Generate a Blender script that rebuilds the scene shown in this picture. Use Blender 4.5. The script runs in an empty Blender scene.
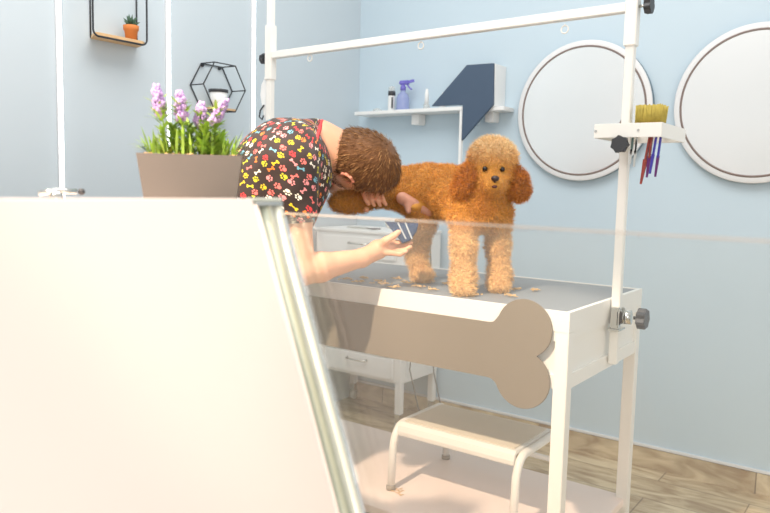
import bpy, bmesh, math, random
import numpy as np
from mathutils import Vector, Matrix, Quaternion
random.seed(7); RNG = np.random.default_rng(7)
SC = bpy.context.scene
COL = SC.collection
PI = math.pi

# ------------------------------------------------------------------ camera
CAM_Z = 1.16
FPX, PITCH, YAW, ROLL = 719.98, 9.83095652e-02, -6.28235752e-01, 2.35355083e-02
def _cam_rot():
    B = np.array([[1,0,0],[0,0,-1],[0,1,0]], float)
    c, s = math.cos(YAW), math.sin(YAW); Ry = np.array([[c,-s,0],[s,c,0],[0,0,1]])
    c, s = math.cos(PITCH), math.sin(PITCH); Rp = np.array([[1,0,0],[0,c,-s],[0,s,c]])
    c, s = math.cos(ROLL), math.sin(ROLL); Rr = np.array([[c,-s,0],[s,c,0],[0,0,1]])
    return Rr @ Rp @ B @ Ry
_M = _cam_rot()
cd = bpy.data.cameras.new('camera'); cam = bpy.data.objects.new('camera', cd); COL.objects.link(cam)
_R = Matrix((( _M[0][0], -_M[1][0], -_M[2][0]), (_M[0][1], -_M[1][1], -_M[2][1]), (_M[0][2], -_M[1][2], -_M[2][2])))
cam.matrix_world = Matrix.Translation((0,0,CAM_Z)) @ _R.to_4x4()
cd.sensor_width = 36; cd.lens = 36*FPX/770
cd.clip_start = .05; cd.dof.use_dof = True; cd.dof.focus_distance = 2.14; cd.dof.aperture_fstop = 3.6
SC.camera = cam

# ------------------------------------------------------------------ world + lights + exposure
w = bpy.data.worlds.new('world'); SC.world = w; w.use_nodes = True
bg = w.node_tree.nodes['Background']; bg.inputs[0].default_value = (1.0, .985, .965, 1); bg.inputs[1].default_value = .86
def area(name, loc, to, sx, sy, power, colr):
    l = bpy.data.lights.new(name, 'AREA'); l.shape = 'RECTANGLE'; l.size = sx; l.size_y = sy; l.energy = power; l.color = colr
    o = bpy.data.objects.new(name, l); COL.objects.link(o); o.location = loc
    o.rotation_euler = (Vector(to)-Vector(loc)).to_track_quat('-Z','Y').to_euler(); return o
area('ceiling_softbox', (-1.1, 1.2, 3.0), (-1.1, 1.4, 0), 1.6, 1.6, 40, (1,.97,.93))
area('tub_panel_fill', (1.6, -1.0, 1.7), (-1.0, .9, .8), 1.6, 1.4, 30, (1,.955,.90))  # added fill light from the right, brightens the tub panel
sp = bpy.data.lights.new('warm_ceiling_spot', 'SPOT'); sp.energy = 520; sp.color = (1,.79,.60); sp.shadow_soft_size = .05
sp.spot_size = math.radians(37); sp.spot_blend = .25
spo = bpy.data.objects.new('warm_ceiling_spot', sp); COL.objects.link(spo); spo.location = (-1.22, -.35, 2.9)
spo.rotation_euler = (Vector((-1.1, 1.50, .15))-Vector(spo.location)).to_track_quat('-Z','Y').to_euler()
SC.view_settings.view_transform = 'Standard'; SC.view_settings.look = 'None'
SC.view_settings.exposure = 0.0; SC.view_settings.gamma = 1; SC.view_settings.use_curve_mapping = False

# ------------------------------------------------------------------ materials
def lin(c):
    return tuple(((v/255)/12.92 if v/255 <= .04045 else ((v/255+.055)/1.055)**2.4) for v in c)
def mat(name, rgb, rough=.5, metal=0, var=.04, scale=12, bump=0, bscale=60, spec=.5, sheen=0, emit=None, estr=0, sub=0):
    m = bpy.data.materials.new(name); m.use_nodes = True; nt = m.node_tree; b = nt.nodes['Principled BSDF']
    c = lin(rgb)
    tc = nt.nodes.new('ShaderNodeTexCoord')
    nz = nt.nodes.new('ShaderNodeTexNoise'); nz.inputs['Scale'].default_value = scale; nz.inputs['Detail'].default_value = 4
    nt.links.new(tc.outputs['Object'], nz.inputs['Vector'])
    rp = nt.nodes.new('ShaderNodeValToRGB'); rp.color_ramp.elements[0].position = .3; rp.color_ramp.elements[1].position = .7
    rp.color_ramp.elements[0].color = tuple(max(0, v*(1-var)) for v in c)+(1,)
    rp.color_ramp.elements[1].color = tuple(min(1, v*(1+var)) for v in c)+(1,)
    nt.links.new(nz.outputs['Fac'], rp.inputs[0]); nt.links.new(rp.outputs[0], b.inputs['Base Color'])
    b.inputs['Roughness'].default_value = rough; b.inputs['Metallic'].default_value = metal
    b.inputs['Specular IOR Level'].default_value = spec
    if sheen: b.inputs['Sheen Weight'].default_value = sheen
    if sub:
        b.inputs['Subsurface Weight'].default_value = sub; b.inputs['Subsurface Scale'].default_value = .012
        b.inputs['Subsurface Radius'].default_value = (1,.4,.2)
    if bump:
        n2 = nt.nodes.new('ShaderNodeTexNoise'); n2.inputs['Scale'].default_value = bscale; n2.inputs['Detail'].default_value = 3
        nt.links.new(tc.outputs['Object'], n2.inputs['Vector'])
        bp = nt.nodes.new('ShaderNodeBump'); bp.inputs['Strength'].default_value = bump; bp.inputs['Distance'].default_value = .002
        nt.links.new(n2.outputs['Fac'], bp.inputs['Height']); nt.links.new(bp.outputs[0], b.inputs['Normal'])
    if emit:
        b.inputs['Emission Color'].default_value = lin(emit)+(1,); b.inputs['Emission Strength'].default_value = estr
    return m
MT = {}
MT['wall'] = mat('pale_blue_wall', (197,215,226), .32, var=.012, scale=2, spec=.35)
MT['wall_left'] = mat('grey_blue_wall', (197,209,216), .5, var=.012, scale=2, spec=.3)
MT['white'] = mat('white_painted_metal', (240,238,232), .35, var=.01)
MT['whitewall'] = mat('white_laminate', (238,239,238), .4, var=.01)
MT['tub'] = mat('cream_gelcoat', (246,228,218), .3, var=.008, scale=3)
MT['alu'] = mat('brushed_aluminium', (228,228,214), .3, .45, var=.03)
MT['chrome'] = mat('polished_chrome', (205,205,200), .15, 1, var=.01)
MT['mat'] = mat('ribbed_grey_rubber', (132,138,142), .5, var=.03, scale=40)
MT['bone'] = mat('taupe_powder_coat', (136,127,113), .45, var=.015, scale=6)
MT['blackplastic'] = mat('black_plastic', (58,60,64), .45, var=.05)
MT['black'] = mat('black_wire', (42,46,52), .4, var=.05)
MT['navy'] = mat('navy_board', (70,88,110), .55, var=.02)
MT['mirror'] = mat('mirror_glass', (238,241,242), .25, .55, var=.0)
MT['ring'] = mat('brown_ring', (128,112,106), .5, var=.02)
MT['silver'] = mat('satin_rim', (226,227,228), .35, var=.01)
MT['mircase'] = mat('slate_casing', (118,138,150), .6, var=.02)
MT['alumid'] = mat('dull_aluminium', (168,172,154), .35, .3, var=.03)
MT['planter'] = mat('taupe_planter', (112,106,100), .5, var=.04, scale=8)
MT['terra'] = mat('terracotta', (214,130,66), .7, var=.05, scale=30)
MT['soil'] = mat('bark_soil', (196,160,110), .9, var=.25, scale=80)
MT['leaf'] = mat('fresh_green_leaf', (150,182,70), .55, var=.25, scale=40)
MT['leafdark'] = mat('dark_succulent', (62,92,70), .5, var=.15, scale=50)
MT['lav'] = mat('lavender_petals', (184,152,204), .7, var=.2, scale=60)
MT['skin'] = mat('light_skin', (232,176,142), .5, var=.05, scale=18, bump=.15, bscale=160, sub=.12)
MT['skinred'] = mat('flushed_ear_skin', (226,150,126), .5, var=.04, sub=.1)
MT['nail'] = mat('nail', (238,190,170), .3, var=.02)
MT['trouser'] = mat('dark_trousers', (44,48,62), .85, var=.06)
MT['shoe'] = mat('white_clog', (222,222,222), .5, var=.03)
MT['red_trim'] = mat('red_neck_binding', (205,62,66), .7, var=.05)
MT['dogskin'] = mat('pink_dog_skin', (204,150,126), .6, var=.08, scale=30)
MT['eye'] = mat('dark_glossy_eye', (26,18,14), .08, var=0)
MT['nose'] = mat('dark_brown_nose', (58,42,40), .35, var=.1, bump=.3)
MT['mouth'] = mat('dark_mouth', (84,40,36), .5, var=.05)
MT['blue_body'] = mat('steel_blue_plastic', (38,68,106), .3, var=.15, scale=40)
MT['silverstripe'] = mat('silver_stripe', (206,212,216), .25, .5, var=.02)
MT['wood'] = mat('pale_wood', (214,178,132), .6, var=.08, scale=20)
MT['bristle'] = mat('yellow_bristle', (188,168,78), .7, var=.15, scale=60)
MT['cable'] = mat('grey_cable', (112,110,104), .5, var=.03)
MT['pink'] = mat('pink_plastic', (226,130,140), .4, var=.03)
MT['tan'] = mat('tan_edge', (196,180,160), .3, var=.04)
MT['seatpad'] = mat('beige_tread', (224,214,196), .7, var=.03, scale=70, bump=.2)
MT['blackrub'] = mat('dark_rubber_foot', (150,142,128), .7, var=.05)
MT['led'] = mat('led_strip', (255,255,255), .5, var=0, emit=(250,253,255), estr=3.2)
MT['tuft'] = mat('loose_apricot_fur', (216,182,134), .9, var=.2, scale=60)
MT['sclera'] = mat('eye_white', (225,222,215), .2, var=.01)
MT['lip'] = mat('lip', (196,118,104), .45, var=.04)

def translucent(name, rgb, alpha, rough=.1):
    m = bpy.data.materials.new(name); m.use_nodes = True; nt = m.node_tree; b = nt.nodes['Principled BSDF']
    out = nt.nodes['Material Output']
    b.inputs['Base Color'].default_value = lin(rgb)+(1,); b.inputs['Roughness'].default_value = rough
    tr = nt.nodes.new('ShaderNodeBsdfTransparent'); mx = nt.nodes.new('ShaderNodeMixShader')
    mx.inputs[0].default_value = alpha
    nt.links.new(tr.outputs[0], mx.inputs[1]); nt.links.new(b.outputs[0], mx.inputs[2]); nt.links.new(mx.outputs[0], out.inputs[0])
    return m
def glass_mat():
    m = bpy.data.materials.new('clear_pane'); m.use_nodes = True; nt = m.node_tree; nt.nodes.remove(nt.nodes['Principled BSDF'])
    out = nt.nodes['Material Output']
    tr = nt.nodes.new('ShaderNodeBsdfTransparent'); tr.inputs[0].default_value = (.975,.98,.972,1)
    gl = nt.nodes.new('ShaderNodeBsdfGlossy'); gl.inputs['Roughness'].default_value = .03
    df = nt.nodes.new('ShaderNodeBsdfDiffuse'); df.inputs[0].default_value = lin((232,230,226))+(1,)
    fr = nt.nodes.new('ShaderNodeFresnel'); fr.inputs[0].default_value = 1.35
    m1 = nt.nodes.new('ShaderNodeMixShader'); m2 = nt.nodes.new('ShaderNodeMixShader')
    m1.inputs[0].default_value = .05
    nt.links.new(tr.outputs[0], m1.inputs[1]); nt.links.new(df.outputs[0], m1.inputs[2])
    nt.links.new(fr.outputs[0], m2.inputs[0]); nt.links.new(m1.outputs[0], m2.inputs[1]); nt.links.new(gl.outputs[0], m2.inputs[2])
    nt.links.new(m2.outputs[0], out.inputs[0]); return m
MT['glass'] = glass_mat()
MT['edge'] = translucent('glass_edge', (222,210,196), .65, .2)
MT['clearplastic'] = translucent('clear_plastic', (225,228,224), .45)
MT['violet'] = translucent('violet_plastic', (128,118,214), .8, .25)
MT['lilac'] = translucent('lilac_liquid', (166,178,226), .6, .15)

def attr_mat(name, attr, rough=.85, sheen=.3):
    m = bpy.data.materials.new(name); m.use_nodes = True; nt = m.node_tree; b = nt.nodes['Principled BSDF']
    a = nt.nodes.new('ShaderNodeAttribute'); a.attribute_name = attr
    nt.links.new(a.outputs['Color'], b.inputs['Base Color']); b.inputs['Roughness'].default_value = rough
    b.inputs['Sheen Weight'].default_value = sheen; b.inputs['Specular IOR Level'].default_value = .2
    return m
MT['fur'] = attr_mat('apricot_curly_fur', 'coat')
MT['hairm'] = attr_mat('brown_hair', 'coat', .6, .1)

def floor_mat():
    m = bpy.data.materials.new('wood_look_tiles'); m.use_nodes = True; nt = m.node_tree; b = nt.nodes['Principled BSDF']; L = nt.links.new
    tc = nt.nodes.new('ShaderNodeTexCoord')
    br = nt.nodes.new('ShaderNodeTexBrick'); br.inputs['Scale'].default_value = 1; br.inputs['Brick Width'].default_value = .90
    br.inputs['Row Height'].default_value = .20; br.inputs['Mortar Size'].default_value = .0025; br.offset = .37
    br.inputs['Color1'].default_value = lin((232,216,182))+(1,); br.inputs['Color2'].default_value = lin((206,184,146))+(1,)
    br.inputs['Mortar'].default_value = lin((150,130,102))+(1,)
    L(tc.outputs['Object'], br.inputs['Vector'])
    mp = nt.nodes.new('ShaderNodeMapping'); mp.inputs['Scale'].default_value = (3.0, 11, 8); L(tc.outputs['Object'], mp.inputs[0])
    nz = nt.nodes.new('ShaderNodeTexNoise'); nz.inputs['Scale'].default_value = 1.6; nz.inputs['Detail'].default_value = 7; nz.inputs['Distortion'].default_value = 1.0
    L(mp.outputs[0], nz.inputs['Vector'])
    rp = nt.nodes.new('ShaderNodeValToRGB'); e = rp.color_ramp.elements
    e[0].position = .34; e[0].color = lin((158,132,94))+(1,); e[1].position = .62; e[1].color = (1,1,1,1)
    L(nz.outputs['Fac'], rp.inputs[0])
    mx = nt.nodes.new('ShaderNodeMix'); mx.data_type = 'RGBA'; mx.blend_type = 'MULTIPLY'; mx.inputs[0].default_value = .8
    L(br.outputs['Color'], mx.inputs[6]); L(rp.outputs[0], mx.inputs[7]); L(mx.outputs[2], b.inputs['Base Color'])
    b.inputs['Roughness'].default_value = .4; return m
MT['floor'] = floor_mat()

def rib_mat():
    m = MT['mat']; nt = m.node_tree; b = nt.nodes['Principled BSDF']
    tc = nt.nodes.new('ShaderNodeTexCoord'); wv = nt.nodes.new('ShaderNodeTexWave'); wv.bands_direction = 'X'; wv.inputs['Scale'].default_value = 38
    nt.links.new(tc.outputs['Object'], wv.inputs['Vector'])
    bp = nt.nodes.new('ShaderNodeBump'); bp.inputs['Strength'].default_value = .4; bp.inputs['Distance'].default_value = .002
    nt.links.new(wv.outputs['Fac'], bp.inputs['Height']); nt.links.new(bp.outputs[0], b.inputs['Normal'])
rib_mat()

def print_mat():
    """dark brown cotton printed with coloured paw prints and bones (UV based)"""
    m = bpy.data.materials.new('paw_and_bone_print'); m.use_nodes = True; nt = m.node_tree; b = nt.nodes['Principled BSDF']; L = nt.links.new
    def N(t): return nt.nodes.new(t)
    def val(x, sock):
        if isinstance(x, (int, float)): sock.default_value = x
        else: L(x, sock)
    def math_(op, a, b_=0., c=0.):
        n = N('ShaderNodeMath'); n.operation = op; val(a, n.inputs[0]); val(b_, n.inputs[1])
        if len(n.inputs) > 2: val(c, n.inputs[2])
        return n.outputs[0]
    uv = N('ShaderNodeUVMap'); uv.uv_map = 'UVMap'
    sc = N('ShaderNodeVectorMath'); sc.operation = 'SCALE'; sc.inputs[3].default_value = 43.0; L(uv.outputs[0], sc.inputs[0])
    vo = N('ShaderNodeTexVoronoi'); vo.voronoi_dimensions = '2D'; vo.inputs['Scale'].default_value = 1; vo.inputs['Randomness'].default_value = .45
    L(sc.outputs[0], vo.inputs['Vector'])
    sub = N('ShaderNodeVectorMath'); sub.operation = 'SUBTRACT'; L(sc.outputs[0], sub.inputs[0]); L(vo.outputs['Position'], sub.inputs[1])
    sep = N('ShaderNodeSeparateXYZ'); L(sub.outputs[0], sep.inputs[0])
    wn = N('ShaderNodeTexWhiteNoise'); wn.noise_dimensions = '3D'; L(vo.outputs['Color'], wn.inputs['Vector'])
    sc2 = N('ShaderNodeSeparateColor'); L(wn.outputs['Color'], sc2.inputs[0])
    sc3 = N('ShaderNodeSeparateColor'); L(vo.outputs['Color'], sc3.inputs[0])
    ang = math_('MULTIPLY', sc2.outputs[0], 2*PI)
    ca, sa = math_('COSINE', ang), math_('SINE', ang)
    x = math_('SUBTRACT', math_('MULTIPLY', sep.outputs[0], ca), math_('MULTIPLY', sep.outputs[1], sa))
    y = math_('ADD', math_('MULTIPLY', sep.outputs[0], sa), math_('MULTIPLY', sep.outputs[1], ca))
    def circ(cx, cy, r, sy=1.):
        dx = math_('SUBTRACT', x, cx); dy = math_('MULTIPLY', math_('SUBTRACT', y, cy), sy)
        return math_('SUBTRACT', math_('SQRT', math_('ADD', math_('MULTIPLY', dx, dx), math_('MULTIPLY', dy, dy))), r)
    def mn(a, b_): return math_('MINIMUM', a, b_)
    paw = circ(0, -.12, .21, 1.15)
    for (px, py, r) in ((-.27,.05,.085),(-.11,.24,.095),(.11,.24,.095),(.27,.05,.085)): paw = mn(paw, circ(px, py, r))
    bone = mn(mn(circ(-.27,.09,.10), circ(-.27,-.09,.10)), mn(circ(.27,.09,.10), circ(.27,-.09,.10)))
    bar = math_('MAXIMUM', math_('SUBTRACT', math_('ABSOLUTE', x), .27), math_('SUBTRACT', math_('ABSOLUTE', y), .07))
    bone = mn(bone, bar)
    pick = math_('GREATER_THAN', sc2.outputs[1], .55)
    d = math_('ADD', math_('MULTIPLY', pick, bone), math_('MULTIPLY', math_('SUBTRACT', 1., pick), paw))
    mask = math_('LESS_THAN', d, 0.)
    rp = N('ShaderNodeValToRGB'); rp.color_ramp.interpolation = 'CONSTANT'
    cols = [(222,56,60),(240,118,110),(226,196,40),(236,226,206),(112,172,190),(236,128,52),(240,150,150),(200,196,44),(244,236,220)]
    e = rp.color_ramp.elements; e[0].position = 0; e[0].color = lin(cols[0])+(1,); e[1].position = 1/len(cols); e[1].color = lin(cols[1])+(1,)
    for i in range(2, len(cols)):
        q = e.new(i/len(cols)); q.color = lin(cols[i])+(1,)
    L(sc3.outputs[1], rp.inputs[0])
    mx = N('ShaderNodeMix'); mx.data_type = 'RGBA'; L(mask, mx.inputs[0]); mx.inputs[6].default_value = lin((52,38,34))+(1,); L(rp.outputs[0], mx.inputs[7])
    L(mx.outputs[2], b.inputs['Base Color']); b.inputs['Roughness'].default_value = .8; b.inputs['Sheen Weight'].default_value = .1
    return m
MT['print'] = print_mat()

# ------------------------------------------------------------------ mesh helpers
def link(name, me, m, parent=None, mods=()):
    o = bpy.data.objects.new(name, me); COL.objects.link(o)
    if m is not None: me.materials.append(MT[m] if isinstance(m, str) else m)
    if parent: o.parent = parent; o.matrix_parent_inverse = Matrix.Identity(4); o.location = -parent.location if parent.rotation_euler.z == 0 else o.location
    return o
class MB:
    """mesh builder in world coordinates"""
    def __init__(s): s.bm = bmesh.new()
    def box(s, x0, x1, y0, y1, z0, z1, bev=0):
        r = bmesh.ops.create_cube(s.bm, size=1); vs = r['verts']
        for v in vs: v.co = Vector(((x0+x1)/2+v.co.x*(x1-x0), (y0+y1)/2+v.co.y*(y1-y0), (z0+z1)/2+v.co.z*(z1-z0)))
        if bev:
            es = list({e for v in vs for e in v.link_edges})
            bmesh.ops.bevel(s.bm, geom=es, offset=bev, segments=2, affect='EDGES')
        return s
    def bar(s, a, b, wx, wy, up=(0,0,1), bev=0):
        a, b = Vector(a), Vector(b); d = (b-a); L = d.length; z = d.normalized(); up = Vector(up)
        if abs(z.dot(up)) > .98: up = Vector((1,0,0))
        x = up.cross(z).normalized(); y = z.cross(x)
        r = bmesh.ops.create_cube(s.bm, size=1); vs = r['verts']
        for v in vs: v.co = a + x*(v.co.x*wx) + y*(v.co.y*wy) + z*((v.co.z+.5)*L)
        if bev:
            es = list({e for v in vs for e in v.link_edges}); bmesh.ops.bevel(s.bm, geom=es, offset=bev, segments=2, affect='EDGES')
        return s
    def tube(s, pts, r, n=10, caps=True):
        pts = [Vector(p) for p in pts]; rs = r if isinstance(r, (list, tuple)) else [r]*len(pts)
        rings = []; T0 = (pts[1]-pts[0]).normalized(); ref = Vector((0,0,1)) if abs(T0.z) < .9 else Vector((1,0,0))
        X = ref.cross(T0).normalized()
        for i, p in enumerate(pts):
            if i == 0: T = pts[1]-pts[0]
            elif i == len(pts)-1: T = pts[-1]-pts[-2]
            else: T = (pts[i+1]-p).normalized()+(p-pts[i-1]).normalized()
            T.normalize(); X = (X-T*X.dot(T)).normalized(); Y = T.cross(X)
            rings.append([s.bm.verts.new(p+(X*math.cos(2*PI*k/n)+Y*math.sin(2*PI*k/n))*rs[i]) for k in range(n)])
        for i in range(len(rings)-1):
            for k in range(n):
                f = s.bm.faces.new((rings[i][k], rings[i][(k+1)%n], rings[i+1][(k+1)%n], rings[i+1][k])); f.smooth = True
        if caps: s.bm.faces.new(rings[0][::-1]); s.bm.faces.new(rings[-1])
        return s
    def lathe(s, c, prof, n=32, axis='Z', close=True):
        c = Vector(c); rings = []
        for (r, h) in prof:
            ring = []
            for k in range(n):
                a = 2*PI*k/n; u, v_ = r*math.cos(a), r*math.sin(a)
                d = {'Z': (u, v_, h), 'Y': (u, h, v_), 'X': (h, u, v_)}[axis]
                ring.append(s.bm.verts.new(c+Vector(d)))
            rings.append(ring)
        for i in range(len(rings)-1):
            for k in range(n):
                f = s.bm.faces.new((rings[i][k], rings[i][(k+1)%n], rings[i+1][(k+1)%n], rings[i+1][k])); f.smooth = True
        if close: s.bm.faces.new(rings[0][::-1]); s.bm.faces.new(rings[-1])
        return s
    def prism(s, pts, vec, bev=0):
        vec = Vector(vec); a = [s.bm.verts.new(Vector(p)) for p in pts]; b = [s.bm.verts.new(Vector(p)+vec) for p in pts]
        n = len(pts); fs = [s.bm.faces.new(a[::-1]), s.bm.faces.new(b)]
        for i in range(n): fs.append(s.bm.faces.new((a[i], a[(i+1)%n], b[(i+1)%n], b[i])))
        if bev: bmesh.ops.bevel(s.bm, geom=[e for f in fs[:2] for e in f.edges], offset=bev, segments=2, affect='EDGES')
        return s
    def ball(s, c, r, n=16, rad=(1,1,1)):
        res = bmesh.ops.create_uvsphere(s.bm, u_segments=n, v_segments=n//2+2, radius=r)
        for v in res['verts']: v.co = Vector((v.co.x*rad[0], v.co.y*rad[1], v.co.z*rad[2]))+Vector(c)
        for v in res['verts']:
            for f in v.link_faces: f.smooth = True
        return s
    def quadstrip(s, left, right):
        L_ = [s.bm.verts.new(p) for p in left]; R_ = [s.bm.verts.new(p) for p in right]
        for i in range(len(left)-1): s.bm.faces.new((L_[i], R_[i], R_[i+1], L_[i+1])).smooth = True
        return s
    def build(s, name, m, parent=None):
        bmesh.ops.recalc_face_normals(s.bm, faces=s.bm.faces)
        me = bpy.data.meshes.new(name); s.bm.to_mesh(me); s.bm.free()
        if parent is None:        # origin at the base centre of the mesh
            co = np.array([v.co[:] for v in me.vertices]); c = Vector(((co[:,0].min()+co[:,0].max())/2, (co[:,1].min()+co[:,1].max())/2, co[:,2].min()))
            me.transform(Matrix.Translation(-c)); o = bpy.data.objects.new(name, me); COL.objects.link(o); o.location = c
        else:
            r = root_of(parent); inv = r.matrix_basis.inverted(); me.transform(inv)   # parts live in their thing's frame
            o = bpy.data.objects.new(name, me); COL.objects.link(o); o.parent = parent
        me.materials.append(MT[m] if isinstance(m, str) else m)
        return o
def root_of(o):
    while o.parent: o = o.parent
    return o
def thing(name, label, cat, loc, group=None):
    o = bpy.data.objects.new(name, None); COL.objects.link(o); o.empty_display_size = .05; o.location = loc
    o['label'] = label; o['category'] = cat
    if group: o['group'] = group
    return o
def tag(o, label, cat, group=None, kind=None):
    o['label'] = label; o['category'] = cat
    if group: o['group'] = group
    if kind: o['kind'] = kind
    return o
def struct(mb, name, m, label, cat='structure'):
    o = mb.build(name, m); o['kind'] = 'structure'; o['label'] = label; o['category'] = cat; return o
def copy_tree(o, parent=None):
    c = o.copy(); COL.objects.link(c)
    if parent: c.parent = parent
    for ch in list(o.children): copy_tree(ch, c)
    return c
def V(*a): return Vector(a)

# ------------------------------------------------------------------ implicit surfaces
class SDF:
    def __init__(s, lo, hi, h):
        s.lo = np.array(lo, float); s.h = h; s.n = np.ceil((np.array(hi)-s.lo)/h).astype(int)+1
        s.f = np.full(tuple(s.n), 1.0, np.float32)
    def _sub(s, lo, hi):
        i0 = np.maximum(0, np.floor((np.array(lo)-s.lo)/s.h).astype(int)); i1 = np.minimum(s.n, np.ceil((np.array(hi)-s.lo)/s.h).astype(int)+1)
        i1 = np.maximum(i1, i0+1)
        sl = tuple(slice(a, b) for a, b in zip(i0, i1))
        ax = [s.lo[k]+s.h*np.arange(i0[k], i1[k]) for k in range(3)]
        X, Y, Z = np.meshgrid(*ax, indexing='ij'); return sl, X, Y, Z
    def _smin(s, sl, d, k):
        a = s.f[sl]; hh = np.maximum(k-np.abs(a-d), 0)/k
        s.f[sl] = np.minimum(a, d)-hh*hh*k*.25
    def cone(s, a, b, r1, r2, k=.02):
        a, b = np.array(a, float), np.array(b, float); m = max(r1, r2)+k+4*s.h
        sl, X, Y, Z = s._sub(np.minimum(a, b)-m, np.maximum(a, b)+m)
        ba = b-a; L2 = max(ba@ba, 1e-9)
        t = np.clip(((X-a[0])*ba[0]+(Y-a[1])*ba[1]+(Z-a[2])*ba[2])/L2, 0, 1)
        d = np.sqrt((X-a[0]-t*ba[0])**2+(Y-a[1]-t*ba[1])**2+(Z-a[2]-t*ba[2])**2)-(r1+(r2-r1)*t)
        s._smin(sl, d.astype(np.float32), k); return s
    def chain(s, pts, rs, k=.015):
        for i in range(len(pts)-1): s.cone(pts[i], pts[i+1], rs[i], rs[i+1], k)
        return s
    def _ell(s, c, r, axes, m):
        c = np.array(c, float); A = np.array(axes, float); R = max(r)+m
        sl, X, Y, Z = s._sub(c-R, c+R)
        q = [((X-c[0])*A[i][0]+(Y-c[1])*A[i][1]+(Z-c[2])*A[i][2]) for i in range(3)]
        k0 = np.sqrt(sum((q[i]/r[i])**2 for i in range(3)))+1e-9; k1 = np.sqrt(sum((q[i]/r[i]**2)**2 for i in range(3)))+1e-9
        return sl, (k0*(k0-1)/k1).astype(np.float32)
    def ell(s, c, r, axes=((1,0,0),(0,1,0),(0,0,1)), k=.02):
        sl, d = s._ell(c, r, axes, k+4*s.h); s._smin(sl, d, k); return s
    def cut_ell(s, c, r, axes=((1,0,0),(0,1,0),(0,0,1)), k=.01):
        sl, d = s._ell(c, r, axes, k+4*s.h); d = -d; a = s.f[sl]; hh = np.maximum(k-np.abs(a-d), 0)/k
        s.f[sl] = np.maximum(a, d)+hh*hh*k*.25; return s
    def cut_plane(s, p, n):
        p = np.array(p, float); n = np.array(n, float); n = n/np.linalg.norm(n)
        sl, X, Y, Z = s._sub(s.lo, s.lo+s.h*s.n)
        d = ((X-p[0])*n[0]+(Y-p[1])*n[1]+(Z-p[2])*n[2]).astype(np.float32)
        s.f[sl] = np.maximum(s.f[sl], d[:s.f.shape[0], :s.f.shape[1], :s.f.shape[2]]); return s
    def noise(s, amp, cell, seed=0):
        rg = np.random.default_rng(seed); sh = tuple(int(v*s.h/cell)+3 for v in s.n); g = rg.random(sh).astype(np.float32)
        idx = [np.arange(s.n[k])*s.h/cell for k in range(3)]
        I = [np.floor(i).astype(int) for i in idx]; F = [(i-np.floor(i)) for i in idx]; F = [f*f*(3-2*f) for f in F]
        out = 0
        for a in (0,1):
            for b in (0,1):
                for c in (0,1):
                    wgt = (F[0] if a else 1-F[0])[:,None,None]*(F[1] if b else 1-F[1])[None,:,None]*(F[2] if c else 1-F[2])[None,None,:]
                    out = out+wgt*g[np.ix_(I[0]+a, I[1]+b, I[2]+c)]
        s.f += (out-.5).astype(np.float32)*amp; return s
    def mesh(s):
        f = s.f; ins = f < 0; nx, ny, nz = f.shape
        cnt = np.zeros((nx-1, ny-1, nz-1), np.int8)
        for a in (0,1):
            for b in (0,1):
                for c in (0,1): cnt += ins[a:nx-1+a, b:ny-1+b, c:nz-1+c]
        act = np.argwhere((cnt > 0) & (cnt < 8)); idm = np.full(cnt.shape, -1, np.int64); idm[tuple(act.T)] = np.arange(len(act))
        acc = np.zeros((len(act), 3)); num = np.zeros(len(act))
        offs = [(a,b,c) for a in (0,1) for b in (0,1) for c in (0,1)]
        for p in offs:
            for ax in range(3):
                if p[ax]: continue
                q = list(p); q[ax] = 1
                A = act+np.array(p); B = act+np.array(q); fa = f[tuple(A.T)]; fb = f[tuple(B.T)]
                m = (fa < 0) != (fb < 0); t = fa[m]/(fa[m]-fb[m])
                P = np.tile(np.array(p, float), (m.sum(), 1)); P[:, ax] = t
                acc[m] += P; num[m] += 1
        v = (act+acc/num[:, None])*s.h+s.lo
        faces = []
        for ax in range(3):
            u, w_ = (ax+1)%3, (ax+2)%3
            A = [slice(0, None)]*3; B = [slice(0, None)]*3; A[ax] = slice(0, -1); B[ax] = slice(1, None)
            fa, fb = ins[tuple(A)], ins[tuple(B)]
            e = np.argwhere(fa != fb); ok = (e[:, u] > 0) & (e[:, w_] > 0) & (e[:, u] < f.shape[u]-1) & (e[:, w_] < f.shape[w_]-1); e = e[ok]
            flip = fa[tuple(e.T)]
            def cell(du, dw):
                c = e.copy(); c[:, u] -= du; c[:, w_] -= dw; return idm[tuple(c.T)]
            q = np.stack([cell(1,1), cell(0,1), cell(0,0), cell(1,0)], 1); q[~flip] = q[~flip][:, ::-1]; faces.append(q)
        F = np.concatenate(faces); F = F[(F >= 0).all(1)]
        return v, F
def mesh_np(name, v, F, smooth=True):
    me = bpy.data.meshes.new(name); me.vertices.add(len(v)); me.vertices.foreach_set('co', np.asarray(v, np.float32).ravel())
    k = F.shape[1]; me.loops.add(F.size); me.loops.foreach_set('vertex_index', F.astype(np.int32).ravel())
    me.polygons.add(len(F)); me.polygons.foreach_set('loop_start', np.arange(0, F.size, k, dtype=np.int32)); me.polygons.foreach_set('loop_total', np.full(len(F), k, np.int32))
    me.update(); me.validate()
    if smooth: me.polygons.foreach_set('use_smooth', np.ones(len(me.polygons), bool))
    return me
def relax(v, F, it=2, lam=.5):
    for _ in range(it):
        s = np.zeros_like(v); c = np.zeros(len(v))
        for a in range(4):
            for b in ((a+1)%4, (a+3)%4): np.add.at(s, F[:, a], v[F[:, b]]); np.add.at(c, F[:, a], 1)
        v = v+lam*(s/c[:, None]-v)
    return v
def link_np(name, v, F, m, parent):
    r = root_of(parent); v = v-np.array(r.location); me = mesh_np(name, v, F); me.materials.append(MT[m])
    o = bpy.data.objects.new(name, me); COL.objects.link(o); o.parent = parent; return o
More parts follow.
